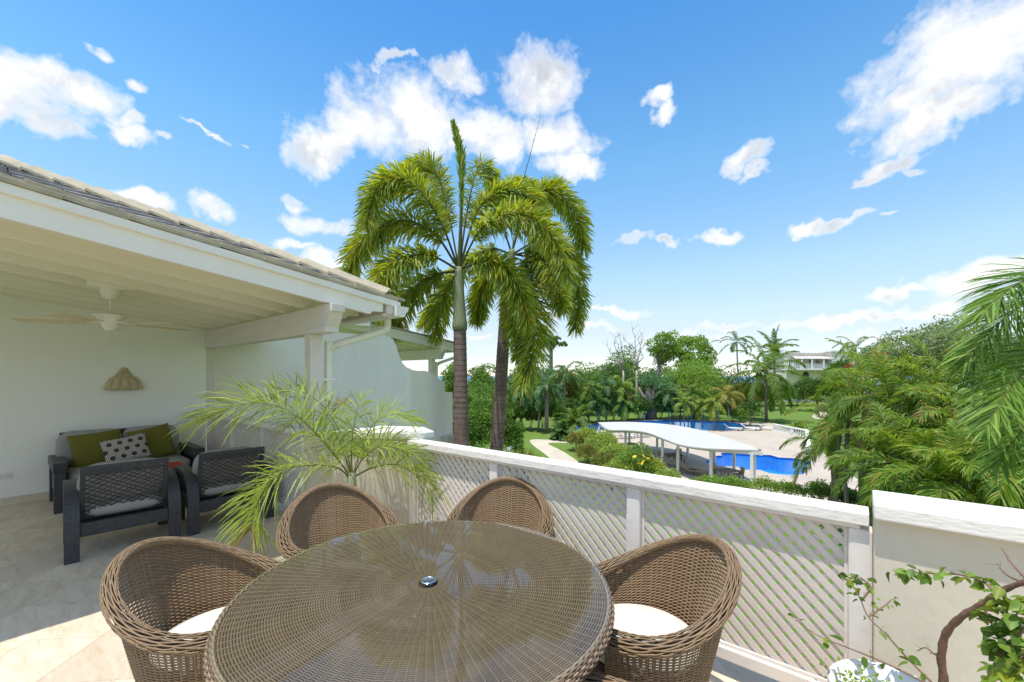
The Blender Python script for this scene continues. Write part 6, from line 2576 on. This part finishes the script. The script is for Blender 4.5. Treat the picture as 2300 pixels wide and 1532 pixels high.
def bougainvillea():
    pc = Vector((.10, 2.07, 0))
    pot = thing('white_planter', 'round white planter with bougainvillea in the lower right corner', 'planter', pc)
    MB().lathe([(.0, .0), (.12, .0), (.135, .01), (.165, .18), (.18, .36), (.19, .40), (.196, .412), (.196, .43), (.187, .44), (.175, .434), (.168, .39), (.0, .385)], 48).build('pot_body', 'pot_white', pot, smooth=True)
    MB().lathe([(.0, .388), (.169, .388)], 30).build('soil', 'soil', pot)
    Z0 = Vector((.14, 2.06, .38))
    t = thing('bougainvillea', 'thorny bougainvillea with a curved brown branch against the parapet wall', 'plant', Z0)

    def path(pl):
        return [atY(x, y, Y) - Z0 for (x, y, Y) in pl]
    main = path([(2113, 1545, 2.02), (2114, 1480, 2.0), (2124, 1425, 1.98), (2160, 1385, 1.95), (2205, 1358, 1.93), (2255, 1325, 1.90), (2330, 1298, 1.85)])
    main = [Vector((-.02, -.02, 0))] + main
    mp = smooth_path(main, 40)
    rad = [.013 - .006 * (i / 39) + .0012 * math.sin(i * 1.9) for i in range(40)]
    MB().tube(mp, rad, 10).build('branch', 'bark_branch', t, smooth=True)
    twigs = [
        ([(2240, 1335, 1.92), (2205, 1305, 2.0), (2150, 1290, 2.05), (2085, 1288, 2.1), (2030, 1285, 2.12), (2008, 1292, 2.14)], 46, .036),
        ([(2095, 1535, 2.02), (2040, 1480, 2.04), (1990, 1425, 2.06), (1950, 1385, 2.08), (1932, 1345, 2.1), (1912, 1312, 2.12), (1890, 1293, 2.14)], 20, .034),
        ([(1935, 1350, 2.1), (1955, 1318, 2.12), (1930, 1300, 2.14), (1905, 1300, 2.15)], 14, .034),
        ([(1950, 1385, 2.08), (1985, 1362, 2.14), (2005, 1345, 2.16)], 12, .02),
        ([(2080, 1535, 2.02), (1990, 1490, 2.02), (1905, 1455, 2.03), (1838, 1428, 2.05), (1785, 1392, 2.08)], 9, .036),
        ([(2125, 1425, 1.98), (2105, 1470, 2.05), (2080, 1455, 2.08), (2060, 1462, 2.1)], 3, .02),
        ([(2300, 1310, 1.87), (2260, 1290, 1.95), (2240, 1265, 2.0)], 0, .02),
        ([(2310, 1305, 1.87), (2270, 1262, 1.98), (2250, 1230, 2.02)], 0, .02),
        ([(2205, 1358, 1.93), (2225, 1395, 1.92), (2245, 1450, 1.92), (2230, 1510, 1.93)], 34, .045),
        ([(2255, 1325, 1.90), (2262, 1380, 1.88), (2280, 1440, 1.88), (2290, 1510, 1.88)], 38, .048),
        ([(2310, 1400, 1.85), (2270, 1450, 1.85), (2235, 1490, 1.86), (2215, 1525, 1.86)], 30, .046),
        ([(2330, 1450, 1.8), (2290, 1480, 1.8), (2250, 1520, 1.8)], 26, .046),
        ([(2330, 1340, 1.85), (2300, 1365, 1.86), (2260, 1400, 1.87)], 26, .044),
    ]
    greens = []
    for i, c_ in enumerate([(.10, .19, .025), (.15, .26, .035), (.07, .14, .02), (.20, .32, .05), (.24, .30, .04)]):
        m, nt, out = new_mat('bougainvillea_leaf')
        geo = nt.add('ShaderNodeNewGeometry').outputs['Position']
        n1 = nt.noise(geo, 60, 3)
        cc = nt.ramp(n1, [(.3, tuple(v * .85 for v in c_)), (.7, tuple(v * 1.15 for v in c_))])
        b = nt.add('ShaderNodeBsdfPrincipled', {'Base Color': cc, 'Roughness': .45, 'Specular IOR Level': .4})
        tr = nt.add('ShaderNodeBsdfTranslucent', {'Color': (min(1, c_[0] * 1.7), min(1, c_[1] * 1.6), c_[2], 1)})
        mx = nt.add('ShaderNodeMixShader', {0: .4})
        nt.l.new(b.outputs[0], mx.inputs[1])
        nt.l.new(tr.outputs[0], mx.inputs[2])
        nt.l.new(mx.outputs[0], out.inputs[0])
        v, fs = leaf_obj_mesh(.62, 1.0, .25 + .1 * i)
        me = bpy.data.meshes.new('leaf')
        me.from_pydata(v, [], fs)
        me.polygons.foreach_set('use_smooth', [True] * len(me.polygons))
        me.materials.append(m)
        greens.append(me)
    thorn = MB()
    for (pl, n, ls) in twigs:
        p = path(pl)
        sp = smooth_path(p, 30)
        MB().tube(sp, [.0042 - .0028 * (i / 29) for i in range(30)], 6).build('twig', 'twig', t, smooth=True)
        for k in range(n):
            u = rng.uniform(.08 if n > 15 else .3, 1.0)
            j = min(28, int(u * 29))
            q_ = Vector(sp[j])
            o = link('leaf', greens[int(rng.integers(0, 5))], None, t, q_ + Vector(rng.normal(0, .008, 3)))
            s = ls * rng.uniform(.7, 1.35)
            o.scale = (s, s, s)
            o.rotation_euler = (rng.normal(-.35, .5), rng.normal(0, .45), rng.uniform(0, 6.28))
        for k in range(5):
            j = int(rng.integers(3, 28))
            q_ = Vector(sp[j])
            thorn.tube([q_, q_ + Vector(rng.normal(0, .011, 3))], [.0012, .0002], 4, cap=False)
    thorn.build('thorns', 'twig', t)['kind'] = 'stuff'
    # ground cover in the pot
    g = thing('trailing_herb', 'small leaved pale green herb filling the white planter', 'plant', (.07, 2.03, .39))
    fm = FM()
    n = 900
    P = np.stack([rng.normal(0, .075, n), rng.normal(0, .06, n), np.abs(rng.normal(0, .035, n))], -1)
    leaves(fm, P, rng.normal(size=(n, 3)) + np.array([0, 0, .5]), .016, pcol('lime', n), .4)
    fm.build('foliage', 'leaf', g)


bougainvillea()
